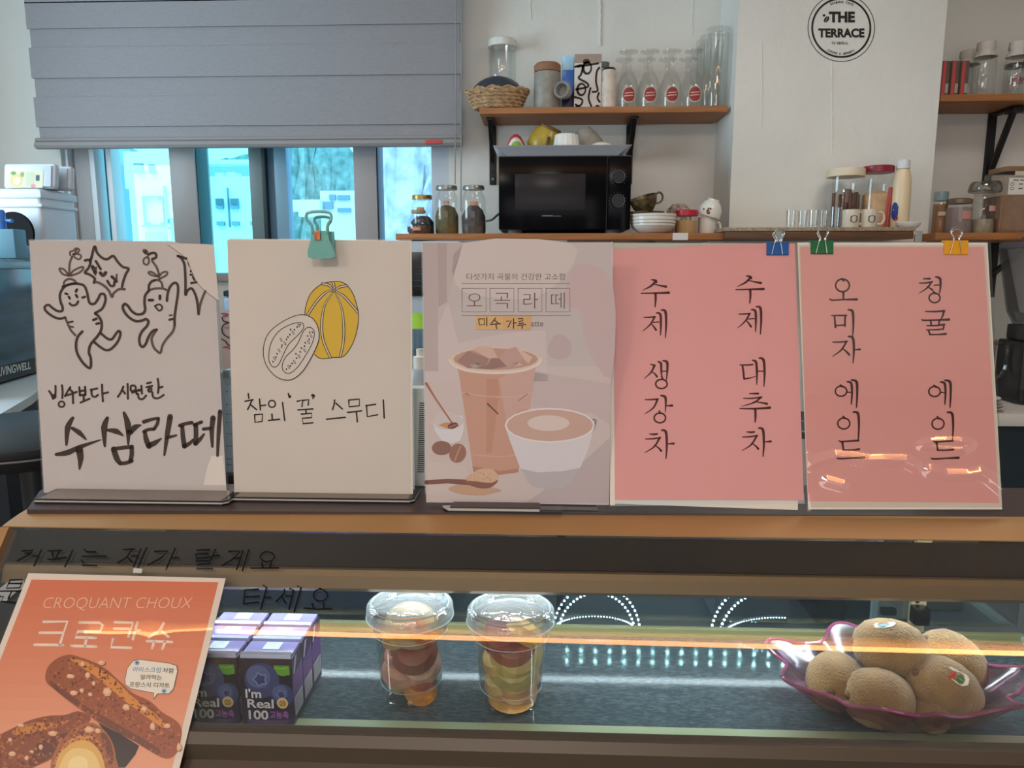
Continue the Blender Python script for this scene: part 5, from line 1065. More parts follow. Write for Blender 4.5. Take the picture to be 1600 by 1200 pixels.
# sign painted on the column
a = Art(lambda x, y, l=0: atY(x, y, YC-.0006-.0002*l)); Lk = (34,28,28); cx, cy = 1314.5, 43.5
a.line([(cx+52*math.cos(q*PI/40), cy+52.5*math.sin(q*PI/40)) for q in range(80)], 1.1, Lk, 1, closed=True)
a.line([(cx+45.4*math.cos(q*PI/40), cy+45.6*math.sin(q*PI/40)) for q in range(80)], 3, Lk, 1, closed=True)
p = Pen(a, 1240, 0, 10, Lk)
p.text('THE', 552, 180, 958, 352, bold=.05); p.text('TERRACE', 385, 442, 1108, 588, bold=.045); p.text('더 테라스', 598, 648, 852, 700, bold=.02)
p.oval(515,302,34,56,Lk,1,.65); p([(495,340),(512,305),(535,265)], 7, 3, rgb=(190,180,172)); p.oval(476,240,22,20,Lk,1)
def arc_text(txt, r, a0, a1, up):
    n = len(txt)
    for k, ch in enumerate(txt):
        if ch == ' ': continue
        an = a0+(a1-a0)*(k+.5)/n; x, y = cx+r*math.cos(an), cy+r*math.sin(an); w = 1.35; hh = 1.9
        tx, ty = -math.sin(an), math.cos(an)
        if not up: tx, ty = -tx, -ty
        nx, ny = ty, -tx
        a.text(ch, [(x-tx*w+nx*hh, y-ty*w+ny*hh), (x+tx*w+nx*hh, y+ty*w+ny*hh), (x+tx*w-nx*hh, y+ty*w-ny*hh), (x-tx*w-nx*hh, y-ty*w-ny*hh)], Lk, 1, .005)
arc_text('coffee & dessert', 40.5, math.radians(122), math.radians(60), False)
arc_text('antique cafe', 40.5, math.radians(-116), math.radians(-62), True)
one('wall_lettering', a.bm(), ink, 'round black shop emblem with lettering on the white column', 'sign', smooth=False)

# right hand shelves
ru = board('wall_shelf', 'upper wooden shelf to the right of the column, with white capped bottles', 1470, 1760, YU, atY(1530,147,YU).z, 147, .022)
ZR = atY(1530,147,YU).z; x = atY(1548,200,YW).x; bm = new()
A, B = Vector((x+.005, YW-.12, ZR-.035)), Vector((x, YW-.012, ZR-.235)); 
box(bm, x-.015, x+.015, YW-.01, YW-.001, ZR-.27, ZR-.022, .002); box(bm, x-.012, x+.012, YW-.14, YW-.001, ZR-.034, ZR-.022, .002); box(bm, -.009, .009, 0, (B-A).length, -.008, .008, .002, M=Matrix.Translation(A) @ Matrix.Rotation(math.atan2(B.z-A.z, B.y-A.y), 4, 'X')); box(bm, x-.016, x+.022, YW-.15, YW-.10, ZR-.045, ZR-.022, .004); obj('strut', bm, iron, ru, True)
bk = None
for i, (px, nm) in enumerate(((1477,'red spined box standing against the column corner'),(1492,'red spined box in the middle of the three'),(1507,'red spined box nearest the capped bottles'))):
    s = mpp(px,120,2.70)
    if bk is None:
        bk = thing('slim_box', nm, 'box', (atY(px,120,2.70).x, 2.70, ZR), math.radians(8), 'red spined boxes')
        bm = new(); box(bm, -6*s, 7*s, 0, .11, 0, 54*s, .001); obj('cover', bm, mat('box_dark_grey', (104,92,84), rough=.5), bk)
        bm = new(); box(bm, -5*s, 0*s, -.0015, .001, 1*s, 53.5*s); obj('spine', bm, mat('spine_red', (208,80,78), rough=.45), bk)
        bm = new(); box(bm, 1*s, 6*s, -.0012, .001, 6*s, 20*s); obj('barcode_label', bm, mat('barcode_paper', (180,170,160), rough=.6), bk)
    else: dup(bk, (atY(px,120,2.70).x, 2.70, ZR), nm)
capw = mat('bottle_cap_white', (206,196,186), rough=.6)
bt = None
for px, Y, nm in ((1537,2.70,'clear milk bottle with a ruffled white cap next to the red spined boxes'),(1511,2.80,'clear milk bottle standing behind the red spined boxes'),(1587,2.70,'clear milk bottle to the right of the jar with pink print'),(1612,2.78,'clear milk bottle at the frame edge of the upper shelf')):
    s = mpp(px,120,2.70)
    if bt is None:
        bt = thing('milk_bottle', nm, 'bottle', (atY(px,120,Y).x, Y, ZR), group='milk bottles with white caps'); turned('bottle', [(0,0),(15,0),(16.5,2),(16.5,50),(14,57),(11,62)], s, glass_h, bt)
        bm = new(); lathe(bm, [(16.5*s,58*s),(15*s,62*s),(12*s,66*s),(12*s,69*s),(13.5*s,71*s),(13*s,80*s),(11*s,81*s),(0,81*s)], 48, wob=lambda a, r, z: 1+(.06*math.sin(14*a) if z < 60*mpp(1537,120,2.70) else .015*math.sin(14*a))); obj('cap', bm, capw, bt)
    else: dup(bt, (atY(px,120,Y).x, Y, ZR), nm)
o = jar('glass jar with pink lettering between the capped bottles', 1562, 2.785, [(0,0),(12.5,0),(13.5,2),(13.5,46),(12,49)], [(0,54),(13.5,54),(13.5,49),(0,49)], mat('dark_lid', (70,62,56), rough=.4), None, None, z=ZR)
s = mpp(1562,120,2.785); a = Art(lambda x, y, l=0: Vector((13.6*s*math.sin(x/13.6), -13.6*s*math.cos(x/13.6)-.0006-.0002*l, y*s)))
a.line([(-11,28),(-6,31),(-3,27),(1,32),(5,28),(9,32),(13,29)], 5, (166,84,96), 1, 3); a.line([(-11,24),(12,26)], 2, (150,90,96), 1); obj('print', a.bm(), ink, o)
ZR2 = atY(1540,363.5,2.48).z
rl = board('wall_shelf', 'lower wooden shelf to the right of the column, with storage jars', 1462, 1760, 2.48, ZR2, 363.5, .022)
bracket(rl, 1552, 380, ZR2-.022, .25, .2, .04)
lb = (206,160,150)
o = jar('storage jar of brown powder with a small pale label, nearest the column', 1468, 2.60, [(0,0),(9.5,0),(10.5,2),(10.5,48),(9,50)], [(0,65),(9,65),(10,63),(10,51),(0,51)], mat('aqua_lid', (120,140,142), rough=.35), [(0,1),(9.3,1),(9.8,3),(9.8,46),(0,46)], mat('brown_powder', (146,104,70), rough=.9), (-8,6,28,34,10.7), z=ZR2, lc=(196,180,150))
jar('mauve storage jar with a pink label and gold clasp', 1497, 2.57, [(0,0),(18,0),(19,2),(19,44),(17,46)], [(0,54),(14,54),(18,52),(18,46),(0,46)], mat('clasp_lid', (120,102,84), rough=.35, metal=.3), [(0,1),(17.5,1),(18.2,3),(18.2,40),(0,40)], mat('mauve_fill', (146,128,126), rough=.8), (-5,12,22,34,19.3), z=ZR2, lc=(196,142,130))
jar('tall storage jar with a wide grey glass stopper and pale grains', 1535, 2.57, [(0,0),(15,0),(16.5,3),(16.5,50),(13,58),(16,62)], [(0,79),(19,79),(22,74),(23.5,66),(22,63),(0,63)], thin_glass('grey_stopper', (.62,.6,.56), .1, .05, .6), [(0,1),(15.2,1),(15.8,3),(15.8,22),(0,22)], mat('pale_grains', (154,144,120), rough=.9, var=.1, vscale=60), (-1,12,34,42,16.9), z=ZR2, lc=(212,156,150))
t = thing('storage_box', 'tall square storage box with a wooden lid and a handwritten white label', 'container', (atY(1583,340,2.55).x, 2.58, ZR2)); s = mpp(1577,340,2.54)
bm = new(); box(bm, -26*s, 26*s, -.05, .06, 0, 94*s, .004); obj('container', bm, thin_glass('box_plastic', (.82,.78,.74), .06, .05, .5), t)
bm = new(); box(bm, -24.5*s, 24.5*s, -.047, .057, .002, 58*s, .003); obj('contents', bm, mat('oat_flakes', (172,136,108), rough=.9, var=.12, vscale=30), t)
bm = new(); box(bm, -22*s, 22*s, -.045, .055, 94*s, 102*s, .003); obj('lid', bm, mat('box_wood_lid', (136,104,76), rough=.6, var=.1, vscale=15), t)
a = Art(lambda x, y, l=0: Vector(((x-1577)*s, -.0508-.0002*l, (363-y)*s)))
a.fill([(1559,279),(1592,279),(1592,304),(1559,304)], (222,214,202), 1); a.fill([(1567,269),(1589,269),(1589,275.5),(1567,275.5)], (206,192,176), 1)
for x0, x1, y in ((1566,1573,282.5),(1576,1583,282.5),(1575,1580,288.5),(1575,1580,295)): a.line([(x0,y),(x1,y)], 1.4, (60,56,56), 2)
for y in (288.5,295): a.line([(1564.5+2.6*math.cos(q*PI/6), y+2.2*math.sin(q*PI/6)) for q in range(12)], .8, (60,56,56), 2, closed=True)
obj('label', a.bm(), ink, t, smooth=False)
jar('dark storage jar at the frame edge of the lower right shelf', 1622, 2.55, [(0,0),(16,0),(17,2),(17,66),(15,68)], [(0,78),(16,78),(17,76),(17,68),(0,68)], mat('dark_lid', (70,62,56)), [(0,1),(15.6,1),(16.2,3),(16.2,50),(0,50)], mat('coffee_beans', (62,44,36), rough=.7, var=.3, vscale=60), z=ZR2)
# ------------------------------------------------------------------ inside the display case
# juice cartons: two columns, three rows
cx0, cx1 = atY(377,1090,.722).x, atY(458,1090,.722).x; CW = cx1-cx0; CD, CH = .0325, .0755
navy = mat('carton_navy', (34,30,58), rough=.3); viol = mat('carton_top_violet', (128,122,178), rough=.25)
def carton_art():
    mp_ = lambda x, y, l=0: Vector((-CW/2+(x-442)/388*CW, -CD/2-.0003-.00008*l, CH*(1-(y-690)/480)))
    a = Art(mp_); 
    for k, c in enumerate(((40,34,52),(26,25,42),(22,22,40),(25,25,48),(30,28,56),(34,30,62),(40,34,72),(50,40,86))): a.fill([(442,690+60*k),(830,690+60*k),(830,750+60*k),(442,750+60*k)], c, .3)
    a.fill([(700,735),(812,735),(815,800),(760,812),(690,790)], (88,158,46), 1); a.line([(715,750),(750,758),(795,750)], 6, (130,196,84), 1.5, 3)
    def berry(x, y, r, l):
        a.dot(x, y, r, r, (56,68,116), l, n=32); a.dot(x-r*.2, y-r*.2, r*.7, r*.66, (82,98,146), l+.4, n=28); a.dot(x-r*.1, y-r*.05, r*.38, r*.36, (52,60,110), l+.8)
        a.line([(x-r*.1+r*.42*math.cos(t*PI/5)*(1 if t%2 else .7), y-r*.05+r*.4*math.sin(t*PI/5)*(1 if t%2 else .7)) for t in range(10)], r*.09, (120,134,186), l+1, closed=True)
    berry(605,845,128,2); berry(752,950,82,4)
    W_ = (226,226,232)
    a.text("I'm", (478,908,594,976), W_, 6, .02); a.text('Real', (487,984,684,1050), W_, 6, .02); a.text('100', (492,1066,640,1136), W_, 6, .025); a.text('고농축', (650,1068,792,1124), (178,106,190), 6, .02)
    a.dot(750,1010,42,40,(226,206,160),6); a.dot(750,1012,30,28,(206,170,96),6.5); a.text('25', (730,995,770,1028), (120,80,30), 7.2)
    for k in range(3): a.line([(478+6*k,1143+9*k),(800-20*k,1143+9*k)], 3, (128,112,160), 6)
    return a
def carton_side():
    mp_ = lambda x, y, l=0: Vector((CW/2+.0003+.00008*l, -CD/2+x*CD, CH*y)); a = Art(mp_)
    a.fill([(0,0),(1,0),(1,1),(0,1)], (40,34,62), .3); a.fill([(0,.30),(1,.34),(1,.80),(0,.70)], (96,64,128), 1)
    a.fill([(.12,.10),(.9,.10),(.9,.38),(.12,.38)], (214,212,220), 2)
    for k in range(9): a.line([(.18+.078*k,.13),(.18+.078*k,.35)], .03 if k % 2 else .045, (46,42,60), 3)
    a.fill([(.1,.76),(.3,.98),(.5,.98),(.22,.74)], (170,160,196), 2)
    for k in range(5): a.line([(.2,.42+.05*k),(.85,.44+.05*k)], .018, (84,54,120), 2)
    return a
first = None
for r, ry in enumerate((0,1,2)):
    for c in (1,0):
        X = (cx0+cx1)/2-(0 if c else CW+.003); Yc = .722+CD/2+r*(CD+.0012)
        nm = 'blueberry juice carton, %s row, %s' % (('front','middle','back')[r], 'in the column nearest the fruit cups' if c else 'in the column beside the orange poster')
        if first is None:
            first = thing('juice_carton', nm, 'carton', (X,Yc,ZS+.0015), group='blueberry juice cartons')
            bm = new(); box(bm, -CW/2, CW/2, -CD/2, CD/2, 0, CH, .0012); obj('carton', bm, navy, first)
            obj('front_print', carton_art().bm(), ink_mat('carton_ink', .3, .5), first, smooth=False); obj('side_print', carton_side().bm(), ink_mat('carton_ink', .3, .5), first, smooth=False)
            bm = new(); box(bm, -CW/2+.001, CW/2-.001, -CD/2+.003, CD/2-.001, CH-.001, CH+.0035, .0012); obj('top', bm, viol, first)
            bm = new(); prism(bm, [(-CD/2+.001,CH),(-CD/2+.002,CH+.0042),(-CD/2+.0055,CH+.0055),(-CD/2+.006,CH+.003)], -CW/2+.001, CW/2-.001); obj('seal_fold', bm, mat('seal_silver', (170,176,196), rough=.25, metal=.4), first)
            bm = new(); box(bm, -.008, .010, -.003, CD/2-.004, CH+.0034, CH+.0042, .0002); obj('straw_sticker', bm, mat('straw_sticker', (186,200,200), rough=.4), first)
        else: dup(first, (X,Yc,ZS+.0015), nm)

# fruit cups
pet = thin_glass('cup_plastic', (.95,.965,.96), .06, .03, .5); lidm = thin_glass('lid_plastic', (.88,.94,.95), .16, .14, .6, bump=.25, bscale=140, haze=.14)
def cup(px, Yc, label, pieces):
    x = atY(px, 1010, Yc).x; r = thing('fruit_cup', label, 'cup', (x,Yc,ZS+.001)); H = .104
    bm = new(); lathe(bm, [(0,.002),(.030,.002),(.0325,0),(.0335,.004),(.0332,.008),(.0345,.016),(.0352,.017),(.0415,.078),(.0425,.079),(.0428,.083),(.0420,.085),(.0450,H-.006),(.0468,H),(.0455,H),(.0438,H-.006),(.0408,.085),(.0340,.018),(.032,.004)], 48); obj('cup', bm, pet, r)
    for z_, rr in ((.018,.0353),(.080,.0428),(.0985,.0446)): bm = new(); tube(bm, [(rr*math.cos(q*PI/24), rr*math.sin(q*PI/24), z_) for q in range(48)], .00035, 6, True); obj('rib', bm, mat('cup_rib', (206,214,214), rough=.2, trans=.5), r)
    bm = new(); lathe(bm, [(0,H+.004),(.012,H+.0038),(.026,H+.0032),(.031,H+.0034),(.0325,H+.0062),(.0385,H+.0066),(.042,H+.0075),(.0445,H+.0062),(.0475,H+.006),(.0492,H+.0035),(.0496,H-.006),(.0482,H-.0085),(.0476,H-.006),(.047,H+.001)], 120, wob=lambda a, rr, z: 1+(.006*math.sin(60*a) if .043 < rr < .0485 and z > H else 0))
    l_ = obj('lid', bm, lidm, r)
    bm = new(); tube(bm, [(.0494*math.cos(q*PI/30), .0494*math.sin(q*PI/30), H-.0075) for q in range(60)], .0009, 6, True); tube(bm, [(.0442*math.cos(q*PI/30), .0442*math.sin(q*PI/30), H+.0066) for q in range(60)], .0007, 6, True); obj('lid_rim', bm, mat('lid_rim', (196,214,218), rough=.2, trans=.4), l_)
    for k, (dx, dy, z_, rad, thk, c, tx, ty) in enumerate(pieces):
        bm = new(); lathe(bm, [(0,-thk),(rad*.9,-thk*.95),(rad*1.06,-thk*.3),(rad*.8,thk*.7),(0,thk)], 22, M=Matrix.Translation((dx*.9,dy*.9,z_*.93)) @ Matrix.Rotation(tx,4,'X') @ Matrix.Rotation(ty,4,'Y'))
        obj('fruit_piece', bm, mat('fruit_%d_%d_%d' % c, tuple(min(255, int(v*1.12+8)) for v in c), rough=.3, var=.14, vscale=70, sss=.15), r)
    return r
cup(642, .790, 'lidded clear cup of dark plum and peach pieces, beside the juice cartons', [
 (.004,-.006,.094,.030,.008,(150,112,58),.5,.2),(-.012,-.004,.084,.024,.009,(170,124,60),.3,-.4),(.016,-.010,.088,.020,.010,(176,92,48),-.3,.6),(.006,-.014,.064,.026,.012,(128,52,40),.75,.1),(-.016,-.008,.058,.018,.010,(190,122,96),.4,-.7),(.012,-.010,.044,.024,.009,(206,160,138),.9,.2),(-.010,-.012,.038,.022,.010,(196,140,116),.6,.1),
 (.014,-.008,.026,.018,.010,(170,78,50),.2,.3),(.014,-.014,.012,.018,.009,(214,138,54),.5,.2),(-.014,-.010,.022,.014,.008,(176,170,96),.4,.5),(-.004,.01,.03,.024,.016,(196,130,84),.1,.1),(0,.012,.07,.028,.018,(150,100,58),.1,.2)])
cup(798, .782, 'lidded clear cup of yellow melon and peach pieces, nearer the kiwi bowl', [
 (-.010,-.010,.090,.024,.010,(126,50,44),.6,-.2),(.018,-.006,.092,.022,.010,(216,152,72),-.2,.5),(.002,-.014,.082,.026,.008,(140,62,48),.8,.1),(.008,-.014,.068,.029,.010,(184,158,82),1.0,.2),(-.014,-.008,.060,.022,.010,(206,170,104),.5,-.5),(.004,-.012,.052,.028,.010,(168,150,80),.8,0),(.006,-.012,.038,.026,.010,(206,152,98),.9,.1),
 (-.014,-.010,.030,.018,.010,(206,176,110),.4,-.3),(.006,-.012,.020,.024,.010,(212,150,92),.8,.05),(.002,-.008,.009,.026,.006,(204,158,84),.15,0),(0,.012,.03,.026,.018,(204,150,92),.1,.1),(0,.012,.07,.03,.018,(190,140,80),.1,.2)])

# kiwi bowl
bx, by_ = atY(1396,1085,.767).x, .767
bw = thing('glass_bowl', 'scalloped purple tinted glass bowl full of kiwis', 'bowl', (bx,by_,ZS+.001))
purple = thin_glass('purple_glass', (.74,.54,.66), .06, .22, .35)
def scal(a, r, z): t = min(1, max(0, (r-.045)/.08)); return 1+t*(.10*math.cos(7*a+.6)+.03*math.cos(14*a))
bm = new(); lathe(bm, [(0,.002),(.040,.002),(.055,.003),(.080,.014),(.102,.030),(.120,.046),(.128,.052),(.127,.054),(.117,.048),(.098,.033),(.076,.018),(.052,.007),(0,.006)], 112, wob=scal)
for v in bm.verts: v.co.y *= .66; v.co.z += .006*max(0, (math.hypot(v.co.x, v.co.y/.66)-.09)/.04)*math.cos(7*math.atan2(v.co.y/.66, v.co.x)+.6)
obj('bowl', bm, purple, bw)
rimp = []
for q in range(112):
    a_ = 2*PI*q/112; r_ = .128*scal(a_, .128, 0); rimp.append((r_*math.cos(a_), r_*math.sin(a_)*.66, .053+.006*((r_-.09)/.04)*math.cos(7*a_+.6)))
bm = new(); tube(bm, rimp, .0021, 8, True); obj('rim', bm, mat('purple_rim', (140,72,104), rough=.08, trans=.25), bw)
kiwi_m = mat('kiwi_skin', (154,122,72), rough=.85, rgb2=(122,92,52), vscale=26, bump=.5, bscale=420)
kiwi_m.node_tree.nodes['Principled BSDF'].inputs['Sheen Weight'].default_value = .3
k0 = None
def kiwi(px, py, Yk, label, k, rx, ry, rz):
    global k0
    c = atY(px, py, Yk)
    r = thing('kiwi', label, 'kiwi', c, group='kiwis in the purple bowl', rot=(rx, ry, rz))
    bm = new(); lathe(bm, [(0,-.042*k),(.006*k,-.0415*k),(.016*k,-.038*k),(.0265*k,-.028*k),(.032*k,-.014*k),(.0335*k,0),(.032*k,.014*k),(.0265*k,.028*k),(.016*k,.038*k),(.007*k,.0415*k),(.004*k,.0405*k),(0,.0395*k)], 40, M=Matrix.Rotation(PI/2,4,'Y')); obj('fruit', bm, kiwi_m, r)
    bm = new(); lathe(bm, [(0,.0445*k),(.002,.0445*k),(.0045,.042*k),(.0055,.0395*k)], 10, M=Matrix.Rotation(-PI/2,4,'Y')); obj('stem_end', bm, mat('kiwi_stem', (92,70,48), rough=.9), r)
    return r
R = math.radians
kb = kiwi(1305,1064,.770,'kiwi at the cup side of the bowl, lying mostly end on', .92, 0, R(10), R(62))
kf = kiwi(1372,1091,.738,'kiwi at the front of the bowl with its stem end showing', .92, 0, R(12), R(14))
kr = kiwi(1474,1078,.752,'front kiwi with a white, red and green fruit sticker', 1.0, 0, R(34), R(10))
kt = kiwi(1391,1012,.782,'topmost kiwi, with a pale blue sticker', .94, 0, R(4), R(-12))
kq = kiwi(1488,1034,.806,'kiwi at the back of the bowl behind the stickered one', .95, 0, R(40), R(-10))
kl = kiwi(1452,1112,.738,'small low kiwi between the two front kiwis', .60, 0, R(5), R(80))
def on_kiwi(root, pts_px, rgb_list, name, yk):
    """sticker pressed on a kiwi: rays from the eye meet its ellipsoid"""
    M = LOC[root.name]; Mi = M.inverted(); k = root.children[0].dimensions.x/.084 if False else None
    return M, Mi
def kiwi_map(root, kk):
    M = LOC[root.name]; Mi = M.inverted(); S3 = Vector((.042*kk, .0335*kk, .0335*kk))
    def f(x, y, l=0):
        o = Mi @ EYE; d = (Mi.to_3x3() @ ray(x, y)); o2 = Vector((o.x/S3.x,o.y/S3.y,o.z/S3.z)); d2 = Vector((d.x/S3.x,d.y/S3.y,d.z/S3.z))
        A, B, C = d2.dot(d2), 2*o2.dot(d2), o2.dot(o2)-(1.016+.006*l)**2; disc = max(0, B*B-4*A*C); t = (-B-math.sqrt(disc))/(2*A); return M @ (o+d*t)
    return f
a = Art(kiwi_map(kr, 1.0)); p = Pen(a, 1180, 900, 3.81, (190,40,44))
out = [(1140,548),(1165,540),(1215,565),(1262,590),(1275,615),(1268,650),(1235,656),(1200,640),(1165,610),(1145,585)]
p.fill(out, (226,216,200), 1); p.oval(1222,615,22,26,(60,110,60),2.5); p([(1152,596),(1165,606),(1192,572)], 13, lift=3); p([(1160,575),(1175,585)], 9, lift=3); p([(1180,612),(1190,590)], 9, lift=3); p([(1152,556),(1158,566)], 4, lift=3, rgb=(90,80,70)); p([(1164,552),(1167,564)], 4, lift=3, rgb=(90,80,70)); p([(1210,605),(1235,625)], 4, lift=3.5, rgb=(150,190,120))
obj('sticker', a.bm(), ink, kr, True)
a = Art(kiwi_map(kt, .94)); p = Pen(a, 1180, 900, 3.81, (190,40,44)); p.fill([(706,292),(715,280),(830,272),(838,284),(815,300),(770,308),(715,306)], (176,206,214), 1); p.fill([(735,288),(790,284),(785,298),(740,300)], (110,160,180), 2); obj('sticker', a.bm(), ink, kt, True)

# small things at the case front
o = one('bottle_cap', lathe(new(), [(0,.0035),(.009,.0035),(.0105,.002),(.0105,0),(0,0)], 24), mat('aqua_cap', (160,196,190), rough=.35), 'small pale aqua cap lying on the front rail by the cartons', 'cap', (atZ(484,1136,ZS+.002).x, .706, ZS+.0014))

# LED rows, plus added glowing arcs imitating LED reflections, behind the case
led = mat('led_reflection_glow', (220,250,255), emit=((200,240,255), 14.0))
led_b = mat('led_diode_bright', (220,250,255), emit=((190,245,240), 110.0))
def led_strip_or_reflection(label, pts, r, group='led light strips and imitated reflections', m=None):
    bm = new(); root = thing('led_strip_or_reflection', label, 'light strip', pts[len(pts)//2], group=group)
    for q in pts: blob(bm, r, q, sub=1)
    o = obj('dots', bm, m or led, root, True); o['kind'] = 'stuff'
    bm = new(); P = [Vector(q)+Vector((0,.0035,0)) for q in pts]; tube(bm, P, .0018, 6); obj('tape', bm, mat('led_tape_or_reflection_backing', (60,66,70), rough=.5), root, True)  # on the imitated reflection arcs this tape is only an added backing
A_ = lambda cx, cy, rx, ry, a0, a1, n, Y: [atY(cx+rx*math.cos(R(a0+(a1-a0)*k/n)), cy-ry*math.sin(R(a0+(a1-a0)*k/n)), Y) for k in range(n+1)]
led_strip_or_reflection('imitated LED reflection, outer arc of white diodes behind the fruit cups', A_(932,990,68,76,5,178,30,1.0), .0017)
led_strip_or_reflection('imitated LED reflection, inner arc of white diodes behind the fruit cups', A_(932,993,60,66,5,175,28,1.0), .0017)
led_strip_or_reflection('imitated LED reflection, low flat arc of tiny diodes behind the fruit cups', A_(928,985,64,22,12,165,36,1.0), .0010)
led_strip_or_reflection('imitated LED reflection, outer arc of white diodes behind the rear door near the kiwi bowl', A_(1200,1000,90,92,92,170,17,1.0), .0018)
led_strip_or_reflection('imitated LED reflection, inner arc of white diodes behind the rear door near the kiwi bowl', A_(1204,1008,82,84,86,166,17,1.0), .0018)
led_strip_or_reflection('imitated LED reflection, flat arc of tiny diodes behind the rear door near the kiwi bowl', A_(1212,995,84,30,80,160,26,1.0), .0010)
for k, z_ in enumerate((.263,.283)): led_strip_or_reflection(('upper' if not k else 'lower')+' straight LED row of diodes on the counter edge behind the case', [(x_, 1.271, EZ-z_) for x_ in [.05+.0262*q for q in range(24)]], .0028, m=led_b)

# ------------------------------------------------------------------ staff side behind the case
dark = mat('dark_counter', (86,96,102), rough=.35); navyp = mat('navy_panel', (14,24,34), rough=.45)
bc = thing('work_counter', 'dark steel work counter on the staff side, seen through the case', 'counter', (.2,1.4,0))
bm = new(); box(bm, -.66, 1.0, 1.18, 1.75, EZ-.66, EZ-.62, .003); obj('top', bm, dark, bc, True); bm = new(); box(bm, .03, .68, 1.276, 1.292, EZ-.296, EZ-.250, .001); box(bm, .03, .045, 1.276, 1.292, EZ-.62, EZ-.28); box(bm, .665, .68, 1.276, 1.292, EZ-.62, EZ-.28); obj('light_rail', bm, iron, bc, True); bm = new(); box(bm, -.63, .97, 1.22, 1.72, 0, EZ-.66, .002); obj('cabinet', bm, navyp, bc, True)
def bxo(name, label, cat, px0, px1, py0, py1, Y, d, m, zb=None, group=None):
    p, q = atY(px0,py0,Y), atY(px1,py1,Y); z0 = q.z if zb is None else zb
    t = thing(name, label, cat, ((p.x+q.x)/2, Y+d/2, z0), group=group); bm = new(); box(bm, p.x, q.x, Y, Y+d, z0, p.z, .003); obj('body', bm, m, t, True); return t
ZB = EZ-.6195
t = bxo('black_case', 'plain black box on the work counter, seen through the rear door', 'box', 1278, 1360, 912, 980, 1.24, .2, mat('gloss_black', (14,14,16), rough=.25), ZB)
bm = new(); box(bm, atY(1320,940,1.239).x, atY(1322,940,1.239).x, 1.238, 1.241, ZB, atY(1320,916,1.24).z); obj('seam', bm, mat('grey_seam', (40,40,44), rough=.4), t, True)
t = bxo('milk_carton', 'pale blue labelled pack on the work counter behind the diodes', 'carton', 1118, 1232, 925, 960, 1.24, .1, mat('pale_pack', (120,128,128), rough=.5), ZB)
bm = new(); box(bm, atY(1130,925,1.239).x, atY(1185,925,1.239).x, 1.238, 1.241, atY(1130,934,1.24).z, atY(1130,920,1.24).z); obj('label', bm, mat('blue_label', (58,128,186), rough=.5), t, True)
t = bxo('white_appliance', 'white machine with black knobs on the work counter', 'appliance', 1372, 1418, 920, 985, 1.26, .2, mat('machine_white', (176,184,176), rough=.4), ZB)
bm = new(); box(bm, atY(1376,950,1.259).x, atY(1398,950,1.259).x, 1.25, 1.262, atY(1380,958,1.26).z, atY(1380,948,1.26).z, .002); obj('black_knob', bm, iron, t, True)
t = bxo('plastic_tub', 'pale grey tub on the work counter at the kiwi end', 'tub', 1445, 1500, 925, 990, 1.3, .15, mat('tub_grey', (110,112,106), rough=.5), ZB)
t = thing('film_pack', 'crinkled dark purple film pack lying behind the juice cartons', 'pack', (atY(450,940,1.15).x, 1.30, ZB))
bm = new(); n = 26
V = [[bm.verts.new(((i/n-.5)*.52, (j/n-.5)*.2, .118-.03*abs(j/n-.5)+.007*math.sin(i*1.9+j*.8)*math.cos(j*1.7-i*.6))) for i in range(n+1)] for j in range(n+1)]
for j in range(n):
    for i in range(n): bm.faces.new((V[j][i],V[j][i+1],V[j+1][i+1],V[j+1][i]))
E_ = bmesh.ops.extrude_face_region(bm, geom=bm.faces[:]); bmesh.ops.translate(bm, verts=[v for v in E_['geom'] if isinstance(v, bmesh.types.BMVert)], vec=(0,0,-.07)); bmesh.ops.recalc_face_normals(bm, faces=bm.faces)
obj('pack', bm, mat('purple_film', (64,54,92), rough=.12, spec=.8), t)
# on the back of the case top, between the signs
t = thing('receipt_carton', 'tall white carton with a dark print strip, between the melon and latte signs', 'carton', (atY(662,700,.93).x, .938, ZT))
x0, x1 = atY(640,700,.93).x, atY(690,700,.93).x; hz = atY(660,606,.93).z-ZT
bm = new(); box(bm, x0, x1, .928, .952, ZT, ZT+hz, .004); obj('carton', bm, mat('carton_white', (214,210,202), rough=.45), t, True)
a = Art(lambda x, y, l=0: atY(x, y, .9275-.0002*l))
for k in range(34): a.line([(656-k*.10,630+k*3.25),(664-k*.06,630+k*3.25)], 1.5, (64,54,50), 1)
obj('print', a.bm(), ink, t, True, smooth=False)
t2 = thing('pump_bottle', 'white pump bottle top peeking between the melon sign and the latte poster', 'bottle', (atY(657,580,1.5).x, 1.5, ZB)); s = mpp(657,580,1.5)
zt_ = atY(657,545,1.5).z-ZB
bm = new(); lathe(bm, [(0,0),(.035,0),(.036,.004),(.036,zt_-.09),(.02,zt_-.045),(.014,zt_-.04)], 28); obj('body', bm, mat('grey_bottle', (150,160,166), rough=.3), t2)
bm = new(); lathe(bm, [(.0145,zt_-.042),(.0145,zt_-.016),(.008,zt_-.014),(.008,zt_),(0,zt_)], 20); obj('pump', bm, whitec, t2)
t = thing('wall_planner', 'pale numbered card held by a clip between the ginseng sign and the melon sign', 'card', (atY(353,700,.944).x, .946, ZT))
bm = new(); x0, x1 = atY(338,660,.944).x, atY(374,660,.944).x; box(bm, x0, x1, .944, .947, ZT+.012, atY(353,582,.944).z); obj('card', bm, mat('card_blue_white', (196,200,206), rough=.6), t, True)
bm = new(); box(bm, x0, x1, .93, .955, ZT, ZT+.012, .001); obj('base', bm, brown, t, True)
